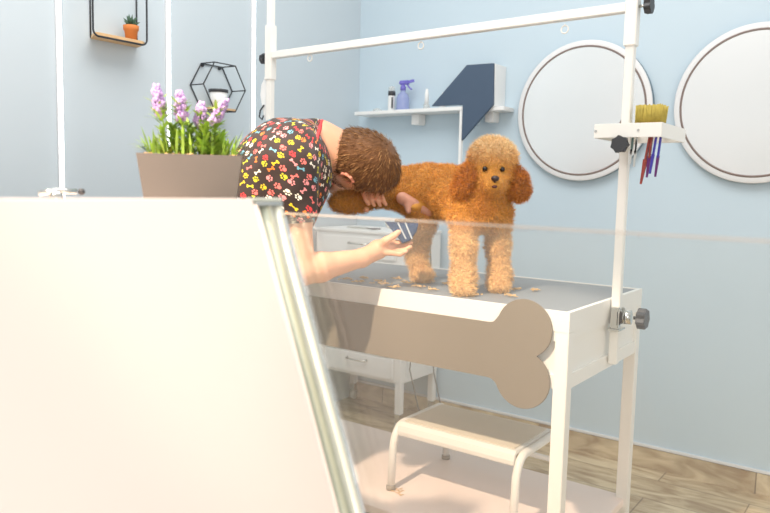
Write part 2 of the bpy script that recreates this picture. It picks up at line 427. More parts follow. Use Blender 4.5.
def set_color(me, cols):
    a = me.color_attributes.new('coat', 'FLOAT_COLOR', 'POINT'); c = np.ones((len(cols), 4), np.float32); c[:, :3] = cols; a.data.foreach_set('color', c.ravel())
def sample(v, F, n, rg):
    a, b, c, d = (v[F[:, i]] for i in range(4)); nn = np.cross(c-a, d-b); ar = np.linalg.norm(nn, axis=1)+1e-12
    i = rg.choice(len(F), n, p=ar/ar.sum()); u, w_ = rg.random((n, 1)), rg.random((n, 1))
    p = (a[i]*(1-u)+b[i]*u)*(1-w_)+(d[i]*(1-u)+c[i]*u)*w_
    return p, nn[i]/ar[i][:, None]
def strands(P, D, Lg, width, curl, cols, rg, seg=3, droop=0.):
    """ribbons with a little curl; returns verts, quads, colours"""
    n = len(P); D = D/np.linalg.norm(D, axis=1)[:, None]
    r = rg.normal(size=(n, 3)); S = np.cross(D, r); S /= np.linalg.norm(S, axis=1)[:, None]; Bn = np.cross(D, S)
    ph = rg.random((n, 1))*2*PI; vs = []; cc = []
    for k in range(seg+1):
        t = k/seg; a = ph+t*3.6
        ctr = P+D*(Lg[:, None]*t)+(S*np.cos(a)+Bn*np.sin(a)-S*np.cos(ph)-Bn*np.sin(ph))*curl*t
        ctr[:, 2] -= droop*t*t*Lg
        ww = width*(1-.75*t)
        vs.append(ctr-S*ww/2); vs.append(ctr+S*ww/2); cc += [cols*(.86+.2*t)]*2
    m = len(vs); v = np.stack(vs, 1).reshape(-1, 3); c = np.clip(np.stack(cc, 1).reshape(-1, 3), 0, 1); base = np.arange(n)[:, None]*m
    F = np.concatenate([base+np.array([2*k, 2*k+1, 2*k+3, 2*k+2]) for k in range(seg)])
    return v, F, c

# ================================================================== THE ROOM
WY, WX = 3.054, -2.412
struct(MB().box(WX, 1.6, -1.2, WY, -.05, 0), 'floor', 'floor', 'beige wood-look tiled floor')
struct(MB().box(WX-.12, 1.6, WY, WY+.12, 0, 3.0), 'wall_back', 'wall', 'pale blue wall behind the grooming table')
struct(MB().box(WX-.12, WX, -1.2, WY, 0, 3.0), 'wall_left', 'wall_left', 'grey blue wall with vertical light strips')
struct(MB().box(WX, 1.6, WY-.010, WY, 0, .084), 'baseboard_back', 'floor', 'wood-look tile skirting along the back wall')
struct(MB().box(WX, 1.6, WY-.012, WY, .086, .098, .002), 'trim_1', 'silver', 'thin pale metal trim over the tile skirting')
for k, (yy, ll) in enumerate(((1.38, 'vertical white light strip furthest left, left of the square wire shelf'), (1.832, 'vertical white light strip between the square and hexagonal wire shelves'), (2.286, 'vertical white light strip right of the hexagonal wire shelf'))):
    t = thing('light_strip', ll, 'light', (WX, yy, .1), 'vertical light strips on the left wall')
    MB().box(WX, WX+.006, yy-.010, yy+.010, .1, 3.0).build('channel', 'silver', t)
    MB().box(WX+.006, WX+.009, yy-.0075, yy+.0075, .1, 3.0).build('diffuser', 'led', t)

# ------------------------------------------------------------------ round mirrors
def mirror(cx, cz, label):
    t = thing('round_mirror', label, 'mirror', (cx, WY, cz), 'round wall mirrors')
    R = .297
    MB().lathe((cx, WY, cz), [(R-.003, 0), (R-.001, -.002), (R-.001, -.026), (R-.003, -.028)], 96, 'Y').build('case', 'mircase', t)
    MB().lathe((cx, WY, cz), [(R-.004, -.028), (R, -.030), (R, -.034), (R-.003, -.036), (R-.022, -.036)], 96, 'Y').build('rim', 'silver', t)
    MB().lathe((cx, WY, cz), [(R-.022, -.0352), (R-.022, -.0375), (R-.030, -.0375), (R-.030, -.0352)], 96, 'Y', False).build('inset_ring', 'ring', t)
    MB().lathe((cx, WY, cz), [(R-.030, -.0355), (R-.030, -.0368)], 96, 'Y').build('mirror_glass', 'mirror', t)
mirror(-1.172, 1.497, 'whole round wall mirror behind the upright post, left of the two')
mirror(-.495, 1.497, 'round wall mirror cut off by the right edge of the photo')

# ------------------------------------------------------------------ wall shelf with navy panel
t = thing('wall_shelf', 'white wall shelf with angular navy blue panel above the poodle', 'shelf', (-1.95, WY, 1.5))
MB().box(-2.345, -1.708, 2.93, WY, 1.514, 1.532, .002).build('shelf_board', 'whitewall', t)
MB().box(-1.722, -1.708, 2.93, 2.950, 1.02, 1.515, .002).build('side_panel', 'whitewall', t)
MB().box(-1.60, -1.505, 2.95, WY, 1.508, 1.526, .002).build('short_board', 'whitewall', t)
MB().prism([(-1.876,2.93,1.540), (-1.692,2.93,1.717), (-1.557,2.93,1.715), (-1.552,2.93,1.533), (-1.706,2.93,1.376), (-1.706,2.93,1.540)], (0,.016,0)).build('navy_panel', 'navy', t)['label'] = 'navy blue angular panel'
MB().box(-1.575, -1.553, 2.946, WY, 1.526, 1.716, .002).build('upright_panel', 'whitewall', t)
for x in (-2.01, -1.60):
    MB().box(x-.022, x+.022, 2.99, WY, 1.462, 1.513, .003).build('bracket', 'whitewall', t)
# things on it
t = thing('spray_bottle', 'translucent violet trigger spray bottle on the white wall shelf', 'bottle', (-2.085, 2.99, 1.532))
MB().lathe((-2.085, 2.99, 1.532), [(.030,0),(.033,.006),(.033,.062),(.026,.080),(.013,.092),(.012,.104)], 20).build('bottle_body', 'lilac', t)
MB().lathe((-2.085, 2.99, 1.632), [(.014,0),(.014,.018),(.010,.022),(.010,.032)], 16).build('collar', 'violet', t)
MB().box(-2.105, -2.05, 2.979, 3.0, 1.660, 1.680, .004).bar((-2.05,2.99,1.672),(-2.022,2.99,1.676), .012,.012).build('nozzle_head', 'violet', t)
MB().tube([(-2.062,2.99,1.662),(-2.052,2.99,1.648),(-2.034,2.99,1.634)], .004, 8).build('trigger', 'violet', t)
t = thing('spray_can', 'slim white bottle with black band beside the violet spray bottle', 'bottle', (-2.150, 2.985, 1.532))
MB().lathe((-2.150, 2.985, 1.532), [(.017,0),(.018,.004),(.018,.075),(.017,.082)], 20).build('bottle_body', 'whitewall', t)
MB().lathe((-2.150, 2.985, 1.532+.076), [(.0185,0),(.0185,.022)], 20).build('black_band', 'blackplastic', t)
MB().lathe((-2.150, 2.985, 1.532+.098), [(.017,0),(.017,.02),(.010,.026)], 20).build('cap', 'clearplastic', t)
MB().box(-2.138, -2.13, 2.966, 2.9685, 1.545, 1.6).build('label_mark', 'blackplastic', t)
o = MB().lathe((-2.235, 2.98, 1.532), [(.018,0),(.024,.006),(.022,.012),(.008,.018)], 20).build('small_dish', 'clearplastic'); tag(o, 'tiny clear dish at the left end of the white wall shelf', 'dish')
t = thing('lotion_tube', 'slim white tube standing midway along the white wall shelf', 'tube', (-1.937, 2.98, 1.532))
MB().lathe((-1.937, 2.98, 1.532), [(.016,0),(.016,.022)], 16).build('cap', 'clearplastic', t)
MB().lathe((-1.937, 2.98, 1.554), [(.011,0),(.010,.05),(.006,.076)], 16).build('tube_body', 'whitewall', t)
o = MB().lathe((-1.87, 3.02, 1.532), [(.016,0),(.014,.04),(.004,.082)], 16).build('nozzle_bottle', 'whitewall'); tag(o, 'white cone-topped bottle half hidden behind the navy panel', 'bottle')

# ------------------------------------------------------------------ decor on left wall
def rounded_loop(x, y0, y1, z0, z1, r, n=6):
    pts = []
    for (cy, cz, a0) in ((y1-r, z0+r, -PI/2), (y1-r, z1-r, 0), (y0+r, z1-r, PI/2), (y0+r, z0+r, PI)):
        for k in range(n+1):
            a = a0+PI/2*k/n; pts.append((x, cy+r*math.cos(a), cz+r*math.sin(a)))
    return pts+[pts[0]]
t = thing('square_wire_shelf', 'rounded square black wire wall shelf with a wooden base', 'shelf', (WX, 1.57, 1.65))
MB().tube(rounded_loop(-2.322, 1.455, 1.672, 1.652, 1.90, .022), .0035, 8).build('front_frame', 'black', t)
MB().tube([(WX+.003, 1.69, 1.66), (WX+.003, 1.69, 1.90)], .003, 8).tube([(WX+.003, 1.50, 1.66), (WX+.003, 1.50, 1.90), (WX+.003,1.69,1.90)], .003, 8).tube([(WX+.003,1.50,1.90),(-2.322,1.48,1.90)],.003,8).build('wall_frame', 'black', t)
MB().prism([(-2.322,1.472,1.656),(-2.322,1.655,1.656),(-2.335,1.672,1.656),(WX+.004,1.69,1.656),(WX+.004,1.50,1.656),(-2.335,1.465,1.656)], (0,0,.010)).build('wooden_base', 'wood', t)
def succulent(c, parent):
    m = MB()
    for k in range(16):
        a = k*2.4; el = .35+.07*k; L_ = .034+.012*(k/16); d = V(math.cos(a)*math.cos(el), math.sin(a)*math.cos(el), math.sin(el))
        m.tube([V(*c)+d*.004, V(*c)+d*L_*.5+V(0,0,.002), V(*c)+d*L_], [.004,.0055,.0008], 6)
    m.build('leaves', 'leafdark', parent)
t = thing('potted_succulent', 'small succulent in an orange terracotta pot on square wire shelf', 'plant', (-2.355, 1.628, 1.667))
MB().lathe((-2.355,1.628,1.667), [(.019,0),(.024,.034),(.027,.036),(.028,.052),(.025,.053),(.023,.045)], 24).build('pot', 'terra', t)
succulent((-2.355,1.628,1.715), t)
def hexpts(x, cy, cz, r, a_):
    return [(x, cy-r, cz), (x, cy-r/2, cz+a_), (x, cy+r/2, cz+a_), (x, cy+r, cz), (x, cy+r/2, cz-a_), (x, cy-r/2, cz-a_)]
t = thing('hexagonal_wire_shelf', 'hexagonal black wire wall shelf with a thin wooden base', 'shelf', (WX, 2.05, 1.455))
A_ = hexpts(WX+.004, 2.051, 1.549, .112, .094); B_ = hexpts(-2.312, 2.038, 1.545, .112, .094)
MB().tube(A_+[A_[0]], .0028, 8).build('wall_frame', 'black', t); MB().tube(B_+[B_[0]], .0028, 8).build('front_frame', 'black', t)
for a, b in zip(A_, B_): MB().tube([a, b], .0025, 8).build('spacer_rod', 'black', t)
MB().box(WX+.004, -2.312, 1.985, 2.098, 1.454, 1.462).build('wooden_base', 'wood', t)
for y in (2.0, 2.09): MB().lathe((WX+.002, y, 1.635), [(.006,0),(.006,.008)], 12, 'X').build('hook', 'black', t)
t = thing('white_plant_pot', 'small white pot with a black rim on hexagonal wire shelf', 'pot', (-2.36, 2.045, 1.463))
MB().lathe((-2.36,2.045,1.463), [(.027,0),(.038,.064)], 28).build('pot', 'whitewall', t)
MB().lathe((-2.36,2.045,1.527), [(.040,0),(.041,.012),(.034,.013),(.032,.006)], 28).build('rim', 'blackplastic', t)
m = MB()
for k in range(14):
    a = k*2.4; m.ball((-2.36+.02*math.cos(a)*(k/14), 2.045+.02*math.sin(a)*(k/14), 1.535), .008, 8)
m.build('pebbles', 'blackplastic', t)

# ------------------------------------------------------------------ drawer cabinet
cx0, cx1, cy0, cy1 = -2.395, -1.862, 2.705, 3.03
t = thing('drawer_cabinet', 'white metal drawer cabinet on legs behind the grooming table', 'cabinet', ((cx0+cx1)/2, (cy0+cy1)/2, 0))
MB().box(cx0, cx1, cy0+.004, cy1, .235, .930, .003).build('carcass', 'whitewall', t)
MB().box(cx0-.004, cx1+.004, cy0-.006, cy1+.004, .930, .945, .003).build('top_board', 'whitewall', t)
for k in range(6):
    z0 = .252+k*.112
    d = MB().box(cx0+.035, cx1-.038, cy0-.012, cy0+.004, z0, z0+.100, .003).build('drawer', 'whitewall', t)
    xm = (cx0+cx1)/2+.02
    MB().tube([(xm-.06,cy0-.012,z0+.072),(xm-.055,cy0-.03,z0+.070),(xm,cy0-.034,z0+.069),(xm+.055,cy0-.03,z0+.070),(xm+.06,cy0-.012,z0+.072)], .0045, 8).build('handle', 'chrome', d)['label'] = 'chrome bow handle'
MB().box(cx1, cx1+.002, cy0+.045, cy1-.03, .27, .90).build('side_inset', 'whitewall', t)
for (x, y) in ((cx0+.016,cy0+.02),(cx1-.016,cy0+.02),(cx0+.016,cy1-.018),(cx1-.016,cy1-.018)):
    l = MB().box(x-.016, x+.016, y-.016, y+.016, .088, .236, .002).build('leg', 'whitewall', t)
    c = MB().lathe((x, y, .026), [(.003,-.011),(.026,-.010),(.026,.010),(.003,.011)], 20, 'X').build('caster', 'clearplastic', l)
    MB().box(x-.014, x+.014, y-.012, y+.012, .048, .088, .002).build('caster_fork', 'chrome', l)
# on the cabinet
t = thing('thinning_shears', 'slim steel scissors lying on the white drawer cabinet', 'scissors', (-2.16, 2.78, .9452))
MB().bar((-2.24,2.76,.951),(-2.13,2.78,.951), .003,.009).build('blade', 'chrome', t); MB().bar((-2.23,2.785,.949),(-2.13,2.78,.949), .003,.008).build('blade', 'chrome', t)
for s in (-1, 1):
    MB().tube([(-2.13,2.78,.95)]+[(-2.08+.014*math.cos(a), 2.78+s*.018+.012*math.sin(a), .95) for a in [PI+k*PI/6 for k in range(13)]], .0025, 8).build('finger_ring', 'blackplastic', t)
t = thing('corded_gadget', 'small pink gadget with a dark cord on the drawer cabinet top', 'gadget', (-1.90, 2.90, .9452))
MB().box(-1.915, -1.885, 2.885, 2.915, .9452, .975, .005).build('body', 'pink', t)
pts = [(-1.885,2.9,.955),(-1.845,2.895,.94),(-1.835,2.9,.80),(-1.85,2.92,.60),(-1.84,2.93,.42),(-1.83,2.95,.25),(-1.80,2.97,.10),(-1.78,2.98,.004),(-1.65,3.0,.004)]
MB().tube(pts, .003, 8).build('cord', 'cable', t)
o = MB().tube([(-1.848,2.76,.84),(-1.842,2.755,.60),(-1.83,2.75,.40),(-1.846,2.76,.30),(-1.82,2.80,.12),(-1.80,2.84,.005),(-1.70,2.86,.005)], .003, 8).build('power_cord', 'cable'); tag(o, 'grey power cord hanging down beside the drawer cabinet', 'cord')

# ------------------------------------------------------------------ grooming table
TX0, TX1, TY0, TY1, TZ = -2.02, -.668, 1.711, 2.311, .852
t = table = thing('grooming_table', 'long white metal grooming table with taupe bone-shaped front panel', 'table', ((TX0+TX1)/2, (TY0+TY1)/2, 0))
MB().box(TX0+.012, TX1-.012, TY0+.012, TY1-.012, TZ-.012, TZ-.001).build('top_mat', 'mat', t)['label'] = 'ribbed grey rubber surface'
fr = MB()
for b in ((TX0,TX1,TY0,TY0+.012),(TX0,TX1,TY1-.012,TY1),(TX0,TX0+.012,TY0+.012,TY1-.012),(TX1-.012,TX1,TY0+.012,TY1-.012)): fr.box(b[0],b[1],b[2],b[3], TZ-.05, TZ+.002)
fr.box(TX0+.012, TX1-.012, TY0+.012, TY1-.012, TZ-.03, TZ-.012); fr.build('top_frame', 'white', t)
ap = MB(); ZB = .653
ap.box(TX0+.036, TX1-.036, TY0+.012, TY0+.016, ZB, TZ-.05)               # recessed front panel
ap.box(TX0+.036, TX1-.036, TY0+.002, TY0+.012, ZB, ZB+.035)
ap.box(TX0+.036, TX1-.036, TY0+.002, TY0+.012, TZ-.075, TZ-.05)
ap.box(TX0+.036, TX1-.036, TY1-.016, TY1-.006, ZB, TZ-.05); ap.build('front_apron', 'white', t)
for (x0, x1, xs0, xs1) in ((TX1-.014,TX1-.010,TX1-.012,TX1-.002),(TX0+.010,TX0+.014,TX0+.002,TX0+.012)):
    s = MB(); s.box(x0, x1, TY0+.036, TY1-.036, ZB, TZ-.05); s.box(xs0, xs1, TY0+.036, TY1-.036, ZB, ZB+.038); s.box(xs0, xs1, TY0+.036, TY1-.036, TZ-.068, TZ-.05)
    s.build('side_apron', 'white', t)
for (x, y) in ((TX0,TY0),(TX1-.036,TY0),(TX0,TY1-.036),(TX1-.036,TY1-.036)):
    l = MB().box(x, x+.036, y, y+.036, .012, TZ-.05, .0015).build('leg', 'white', t)
    MB().lathe((x+.018, y+.018, 0), [(.018,0),(.018,.013)], 16).build('foot_cap', 'blackrub', l)
MB().box(TX0+.01, TX1-.01, TY0+.012, TY1-.004, .145, .170, .002).build('lower_shelf', 'tub', t)['label'] = 'cream white lower shelf'
# bone panel
def bone_outline():
    cxm = (TX0+TX1)/2; xr = -.787-cxm; R = .0775; pts = []
    zt, zb = .803, .653; zu, zl = .799, .664
    # right end, top neck -> around upper lobe -> notch -> lower lobe -> bottom neck
    a0 = math.atan2(.012, -.095); 
    up = [(xr+R*math.cos(a), zu+R*math.sin(a)) for a in np.linspace(PI*.97, -math.asin((zu-zl)/2/R), 22)]
    lo = [(xr+R*math.cos(a), zl+R*math.sin(a)) for a in np.linspace(math.asin((zu-zl)/2/R), -PI*.97, 22)]
    fil_t = [(xr-R-.024, zt), (xr-R-.010, zt+.002)]
    right = fil_t+up[1:]+lo[:-1]+[(xr-R-.010, zb-.001), (xr-R-.024, zb)]
    left = [(-x, z) for (x, z) in right[::-1]]
    return [(cxm+x, TY0-.008, z) for x, z in right+left]
MB().prism(bone_outline(), (0,.007,0), .001).build('bone_panel', 'bone', t)['label'] = 'taupe metal bone-shaped front panel'

# ------------------------------------------------------------------ arm frame
PX, PY = -.655, 2.025
t = thing('grooming_arm_frame', 'white metal overhead bar frame clamped to both table ends', 'frame', (-1.35, 2.02, .66))
p = MB().box(PX-.0115, PX+.0125, PY-.012, PY+.012, .668, 1.64, .002).build('post', 'white', t)
MB().box(PX-.016, PX+.017, PY-.0165, PY+.0165, 1.555, 1.85, .002).build('sleeve', 'white', p)
LX = -2.038
p2 = MB().box(LX-.012, LX+.012, PY-.012, PY+.012, .668, 1.90, .002).build('post', 'white', t)
MB().box(LX-.0165, LX+.0165, PY-.0165, PY+.0165, 1.555, 1.76, .002).build('sleeve', 'white', p2)
MB().bar((LX+.015,PY,1.647),(PX-.015,PY,1.660), .026, .026, bev=.002).build('crossbar', 'white', t)
def knob(c, axis, r, name, parent, lobes=7, d=.018):
    m = MB(); pts = []
    for k in range(56):
        a = 2*PI*k/56; rr = r*(1-.24*(.5-.5*math.cos(lobes*a))**1.0)
        pts.append((rr*math.cos(a), rr*math.sin(a)))
    ax = Vector(axis).normalized(); u = ax.orthogonal().normalized(); v = ax.cross(u); c = Vector(c)
    m.prism([c+u*x+v*y for x, y in pts], ax*d, .0015)
    return m.build(name, 'blackplastic', parent)
knob((PX+.034,PY,1.660), (1,0,0), .024, 'knob', t); MB().tube([(PX+.016,PY,1.660),(PX+.036,PY,1.660)], .004, 8).build('knob_screw', 'chrome', t)
knob((LX-.045,PY,1.638), (1,0,0), .021, 'knob', t); MB().tube([(LX-.016,PY,1.638),(LX-.03,PY,1.638)], .004, 8).build('knob_screw', 'chrome', t)
for (xx) in (-1.835, -1.345, -.848):
    MB().tube([(xx, PY, 1.636), (xx, PY, 1.634)]+[(xx+.011*math.sin(a), PY, 1.621+.011*math.cos(a)) for a in [2*PI*k/14 for k in range(15)]], .0022, 8).build('eye_ring', 'white', t)
for (xc, s) in ((PX, 1), (LX, -1)):
    c = MB(); c.box(min(xc-s*.004, xc+s*.02), max(xc-s*.004, xc+s*.02), PY-.034, PY-.0135, .775, .835, .003); c.box(min(xc-s*.004, xc+s*.02), max(xc-s*.004, xc+s*.02), PY+.0135, PY+.022, .785, .83, .002)
    c.box(min(xc+s*.0135, xc+s*.02), max(xc+s*.0135, xc+s*.02), PY-.034, PY+.022, .785, .825, .001)
    c.box(min(xc-s*.012, xc+s*.022), max(xc-s*.012, xc+s*.022), PY-.035, PY+.023, .768, .774, .001)
    c.tube([(xc+s*.02,PY+.005,.805),(xc+s*.042,PY+.008,.806)], .020, 18); c.tube([(xc+s*.048,PY+.008,.806),(xc+s*.076,PY+.01,.806)], .0055, 10)
    c.build('clamp', 'chrome', t)['label'] = 'chrome clamp'
    knob((xc+s*.060,PY+.01,.806), (s,0,0), .030, 'clamp_knob', t, d=.024)
# hanging strap on left post
t = thing('hanging_loop_strap', 'white folded strap hanging on the left upright of the frame', 'strap', (-2.065, PY, 1.41))
MB().prism([(-2.055,PY-.006,1.60),(-2.066,PY-.006,1.56),(-2.082,PY-.006,1.54),(-2.088,PY-.006,1.50),(-2.078,PY-.006,1.46),(-2.064,PY-.006,1.41),(-2.056,PY-.006,1.40)], (0,.012,0), .001).build('strap_fold', 'whitewall', t)
MB().tube([(-2.062,PY-.01,1.46),(-2.08,PY-.012,1.44),(-2.085,PY-.012,1.415),(-2.07,PY-.012,1.405),(-2.062,PY-.012,1.42)], .003, 8).build('loop', 'black', t)

# ------------------------------------------------------------------ tool tray
tt = thing('tool_tray', 'white metal tool tray on the right upright post', 'tray', (-.63, 2.08, 1.29))
x0, x1, y0, y1, z0, z1 = -.720, -.540, 1.955, 2.20, 1.303, 1.341
s = MB()
s.box(x0, x1, y0, y0+.004, z0, z1, .001); s.box(x0, x1, y1-.004, y1, z0, z1, .001); s.box(x0, x0+.004, y0+.004, y1-.004, z0, z1); s.box(x1-.004, x1, y0+.004, y1-.004, z0, z1)
s.build('tray_rim', 'white', tt)
s = MB(); s.box(x0+.004, PX-.014, y0+.004, y1-.004, z1-.014, z1-.011)
for (a, b) in ((PX+.014, -.628), (-.604, -.588), (-.566, -.563), (-.547, x1-.004)): s.box(a, b, y0+.004, y1-.004, z1-.014, z1-.011)
s.build('perforated_plate', 'white', tt)
for x in (-.715, -.60): MB().lathe((x, y0-.0005, 1.322), [(.0035,-.001),(.0035,.001)], 12, 'Y').build('rivet', 'chrome', tt)
knob((-.640, y0-.03, 1.284), (0,1,0), .024, 'knob', tt); MB().tube([(-.640, y0-.012, 1.284), (-.648, PY-.012, 1.284)], .004, 8).build('knob_screw', 'chrome', tt)
MB().box(PX-.018, PX+.019, PY-.018, PY-.0125, 1.268, z1-.014).box(PX-.018, PX+.019, PY+.013, PY+.018, 1.268, z1-.014).box(PX-.018, PX-.0125, PY-.018, PY+.018, 1.268, z1-.014).build('mount_bracket', 'white', tt)
# scissors hanging
def shears(x, y, length, lean, m1, m2, label, wid=.010):
    t = thing('grooming_shears', label, 'scissors', (x, y, 1.30-length), 'shears hanging from the tool tray')
    top = V(x, y, 1.312); tip = V(x+lean, y, 1.312-length)
    MB().bar(top, top.lerp(tip, .55), wid, .005).build('shank', m1, t)
    b = MB(); a = top.lerp(tip, .5); d = (tip-a).normalized(); sd = V(d.z, 0, -d.x)
    b.prism([a-sd*wid*.55+V(0,-.003,0), a+sd*wid*.55+V(0,-.003,0), tip+sd*.0022+V(0,-.003,0), tip-sd*.0022+V(0,-.003,0)], (0,.006,0)); b.build('blade', m2, t)
    for sg in (-1, 1):
        MB().tube([(x+sg*.003,y,1.312)]+[(x+.004*sg, y+sg*.012+.008*math.cos(q), 1.321+.008*math.sin(q)) for q in [k*PI/7-PI/2 for k in range(15)]], .002, 8).build('finger_ring', m1, t)
MT['redbr'] = mat('speckled_red_brown', (150,62,52), .5, var=.35, scale=160); MT['purple'] = mat('purple_metal', (104,48,112), .3, .5, var=.1); MT['bluev'] = mat('violet_blue_metal', (72,66,168), .25, .5, var=.1)
MT['greenh'] = mat('grey_green_plastic', (96,120,116), .4, var=.1)
shears(-.622, 1.985, .078, -.004, 'greenh', 'chrome', 'thin steel scissors hanging leftmost under the tray', .005)
shears(-.611, 1.985, .086, -.004, 'chrome', 'chrome', 'plain silver scissors hanging second from left under the tray', .006)
shears(-.578, 1.99, .132, -.018, 'redbr', 'redbr', 'speckled red-brown tool hanging longest under the tray', .011)
shears(-.573, 1.99, .114, -.008, 'redbr', 'purple', 'red and purple scissors hanging beside the speckled red tool', .009)
shears(-.560, 1.985, .104, -.012, 'bluev', 'bluev', 'violet-blue scissors hanging second from right under the tray', .007)
shears(-.550, 1.99, .112, -.009, 'bluev', 'purple', 'dark violet scissors hanging rightmost under the tray', .007)
t = thing('bristle_brush', 'yellow bristle brush lying on top of the tool tray', 'brush', (-.60, 2.03, z1))
MB().box(-.624, -.552, 1.99, 2.04, z1-.010, z1+.004, .003).build('brush_block', 'wood', t)
m = MB()
for i in range(22):
    for j in range(8):
        u, v_ = i/21-.5, j/7-.5; bx, by = -.587+u*.066, 2.015+v_*.042; k = .0022
        h = .048+.004*random.random(); tx, ty = bx-u*.004+random.uniform(-.002,.002)+.004-.006*max(0,-u), by+v_*.014
        m.tube([(bx,by,z1+.002),((bx+tx)/2,(by+ty)/2,z1+h*.5),(tx,ty,z1+h)], [k,k*.95,k*.8], 5)
m.build('bristles', 'bristle', t)
o = MB().tube([(-.672,2.06,z1-.008),(-.684,2.065,z1+.012),(-.68,2.07,z1+.024),(-.668,2.07,z1+.020)], .004, 8).build('comb_handle', 'ring'); tag(o, 'small brown curved handle beside the brush on the tray', 'comb')

# ------------------------------------------------------------------ step stool on the lower shelf
t = thing('step_stool', 'white metal step stool standing on the table lower shelf', 'stool', (-1.10, 2.03, .17))
zs = .17; SZ = .388
for (xa, side) in ((-1.306, 'left'), (-.868, 'right')):
    for (yf, yr) in ((1.867, 2.20),):
        front = [(xa, yf-.006, zs+.008), (xa, yf, SZ-.09)]
        arc = [(xa, yf+.055-.055*math.cos(a), SZ-.09+.082*math.sin(a)) for a in np.linspace(0.1, PI/2, 9)]
        arc2 = [(xa, yr-.055+.055*math.sin(a), SZ-.09+.082*math.cos(a)) for a in np.linspace(0, PI/2-.1, 9)]
        MB().tube(front+arc+arc2+[(xa, yr, SZ-.09), (xa, yr+.006, zs+.008)], .0125, 14).build('leg_tube', 'white', t)
    for y in (1.861, 2.206):
        MB().lathe((xa, y, zs), [(.0155,0),(.0155,.012),(.013,.016)], 16).build('rubber_foot', 'blackrub', t)
se = MB(); pts = []
prof = [(1.885,SZ-.040),(1.875,SZ-.034),(1.873,SZ-.022),(1.878,SZ-.004),(1.89,SZ+.006),(2.14,SZ+.006),(2.155,SZ),(2.16,SZ-.02),(2.154,SZ-.022),(2.15,SZ-.004),(1.895,SZ-.004),(1.888,SZ-.010)]
se.prism([(-1.294, y, z) for y, z in prof], (.414,0,0)); se.build('seat', 'white', t)
MB().box(-1.285, -.890, 1.90, 2.13, SZ+.006, SZ+.009, .001).build('tread_pad', 'seatpad', t)['label'] = 'beige anti-slip tread'
MB().tube([(-1.306,2.203,.27),(-.868,2.203,.27)], .009, 10).build('stretcher', 'white', t)

# ------------------------------------------------------------------ white tub in the foreground, glass screen
RX, RZ, GY = -.730, 1.137, .75
k_ = .387
t = thing('grooming_tub', 'large cream white tub with a sloping side in the foreground', 'bathtub', (-1.0, .3, 0))
xb = RX+k_*(RZ-.0)
b = MB()
b.prism([(RX, -.45, RZ), (xb, -.45, 0.0), (xb-.03, -.45, 0.0), (RX-.03, -.45, RZ-.004)], (0, GY+.45-.058, 0)); b.build('side_panel', 'tub', t)
b = MB(); b.box(-1.75, RX-.032, -.45, GY-.02, 0, 1.085); b.box(-1.75, -1.10, GY-.02, 1.06, 0, 1.085, .004)
b.build('tub_body', 'tub', t)
b = MB(); b.tube([(RX-.008, -.45, RZ-.009), (RX-.008, GY-.058, RZ-.009)], .010, 12); b.build('rolled_rim', 'tub', t)
pr = MB(); pr.bar((RX-.018, GY-.027, RZ-.006), (xb-.018, GY-.027, 0.002), .022, .060, up=(0,1,0), bev=.003)
pf = pr.build('edge_profile', 'alu', t); pf['label'] = 'aluminium corner profile'
for (yo, rr, mm, xo) in ((-.050, .0075, 'tub', -.007), (-.031, .0120, 'alumid', -.012), (-.008, .0095, 'alu', -.009)):
    gr = MB(); gr.tube([(RX+xo, GY+yo, RZ-.010), (xb+xo, GY+yo, 0.004)], rr, 12); gr.build('profile_bead', mm, pf)
MB().box(RX-.030, RX+.002, GY-.052, GY+.003, RZ-.009, RZ-.003, .002).build('end_cap', 'chrome', pf)
t = thing('mixer_cap', 'low chrome fitting on the tub ledge at the left light strip', 'fitting', (-1.17, .66, 1.085))
MB().lathe((-1.17,.66,1.085), [(.016,0),(.018,.010),(.012,.042),(.010,.050),(.004,.053)], 24).build('escutcheon', 'chrome', t)
MB().tube([(-1.18,.635,1.133),(-1.172,.66,1.138),(-1.158,.69,1.137)], .005, 10).build('lever', 'chrome', t)
MB().ball((-1.155,.697,1.137), .006, 12).build('lever_tip', 'blackplastic', t)
gt = thing('glass_screen', 'clear glass screen standing right of the white tub', 'glass', (-.1, GY, 0))
GZ = 1.118
def gx(z): return RX-.004+k_*(RZ-z)
MB().prism([(gx(GZ-.004), GY-.004, GZ-.004), (.9, GY-.004, GZ-.004), (.9, GY-.004, 0.0), (gx(0.0), GY-.004, 0.0)], (0,.008,0)).build('pane', 'glass', gt)
MB().box(gx(GZ)+.003, .9, GY-.0035, GY+.0035, GZ-.0022, GZ, .0005).build('polished_edge', 'edge', gt)

# ------------------------------------------------------------------ planter with lavender
pc = V(-1.168, .945, 1.085); ux = V(.70,.714,0).normalized(); uy = V(-.714,.70,0)
t = thing('flower_planter', 'taupe tapered planter of purple lavender on the tub ledge', 'plant', pc)
def prect(hw, hd, z): return [pc+ux*a*hw+uy*b_*hd+V(0,0,z) for a, b_ in ((-1,-1),(1,-1),(1,1),(-1,1))]
m = MB(); H = .126; rows = [prect(.082,.040,0), prect(.099,.055,H), prect(.094,.050,H), prect(.092,.048,H-.012)]
vr = [[m.bm.verts.new(p_) for p_ in r] for r in rows]
m.bm.faces.new(vr[0][::-1])
for i in range(3):
    for k in range(4): m.bm.faces.new((vr[i][k], vr[i][(k+1)%4], vr[i+1][(k+1)%4], vr[i+1][k]))
m.bm.faces.new(vr[3]); m.build('planter_box', 'planter', t)
m = MB()
for k in range(150):
    q = pc+ux*random.uniform(-.09,.09)+uy*random.uniform(-.043,.043)+V(0,0,H-.008+random.uniform(0,.008)); m.ball(q, random.uniform(.004,.008), 6, (1,.8,.6))
m.build('bark_mulch', 'soil', t)
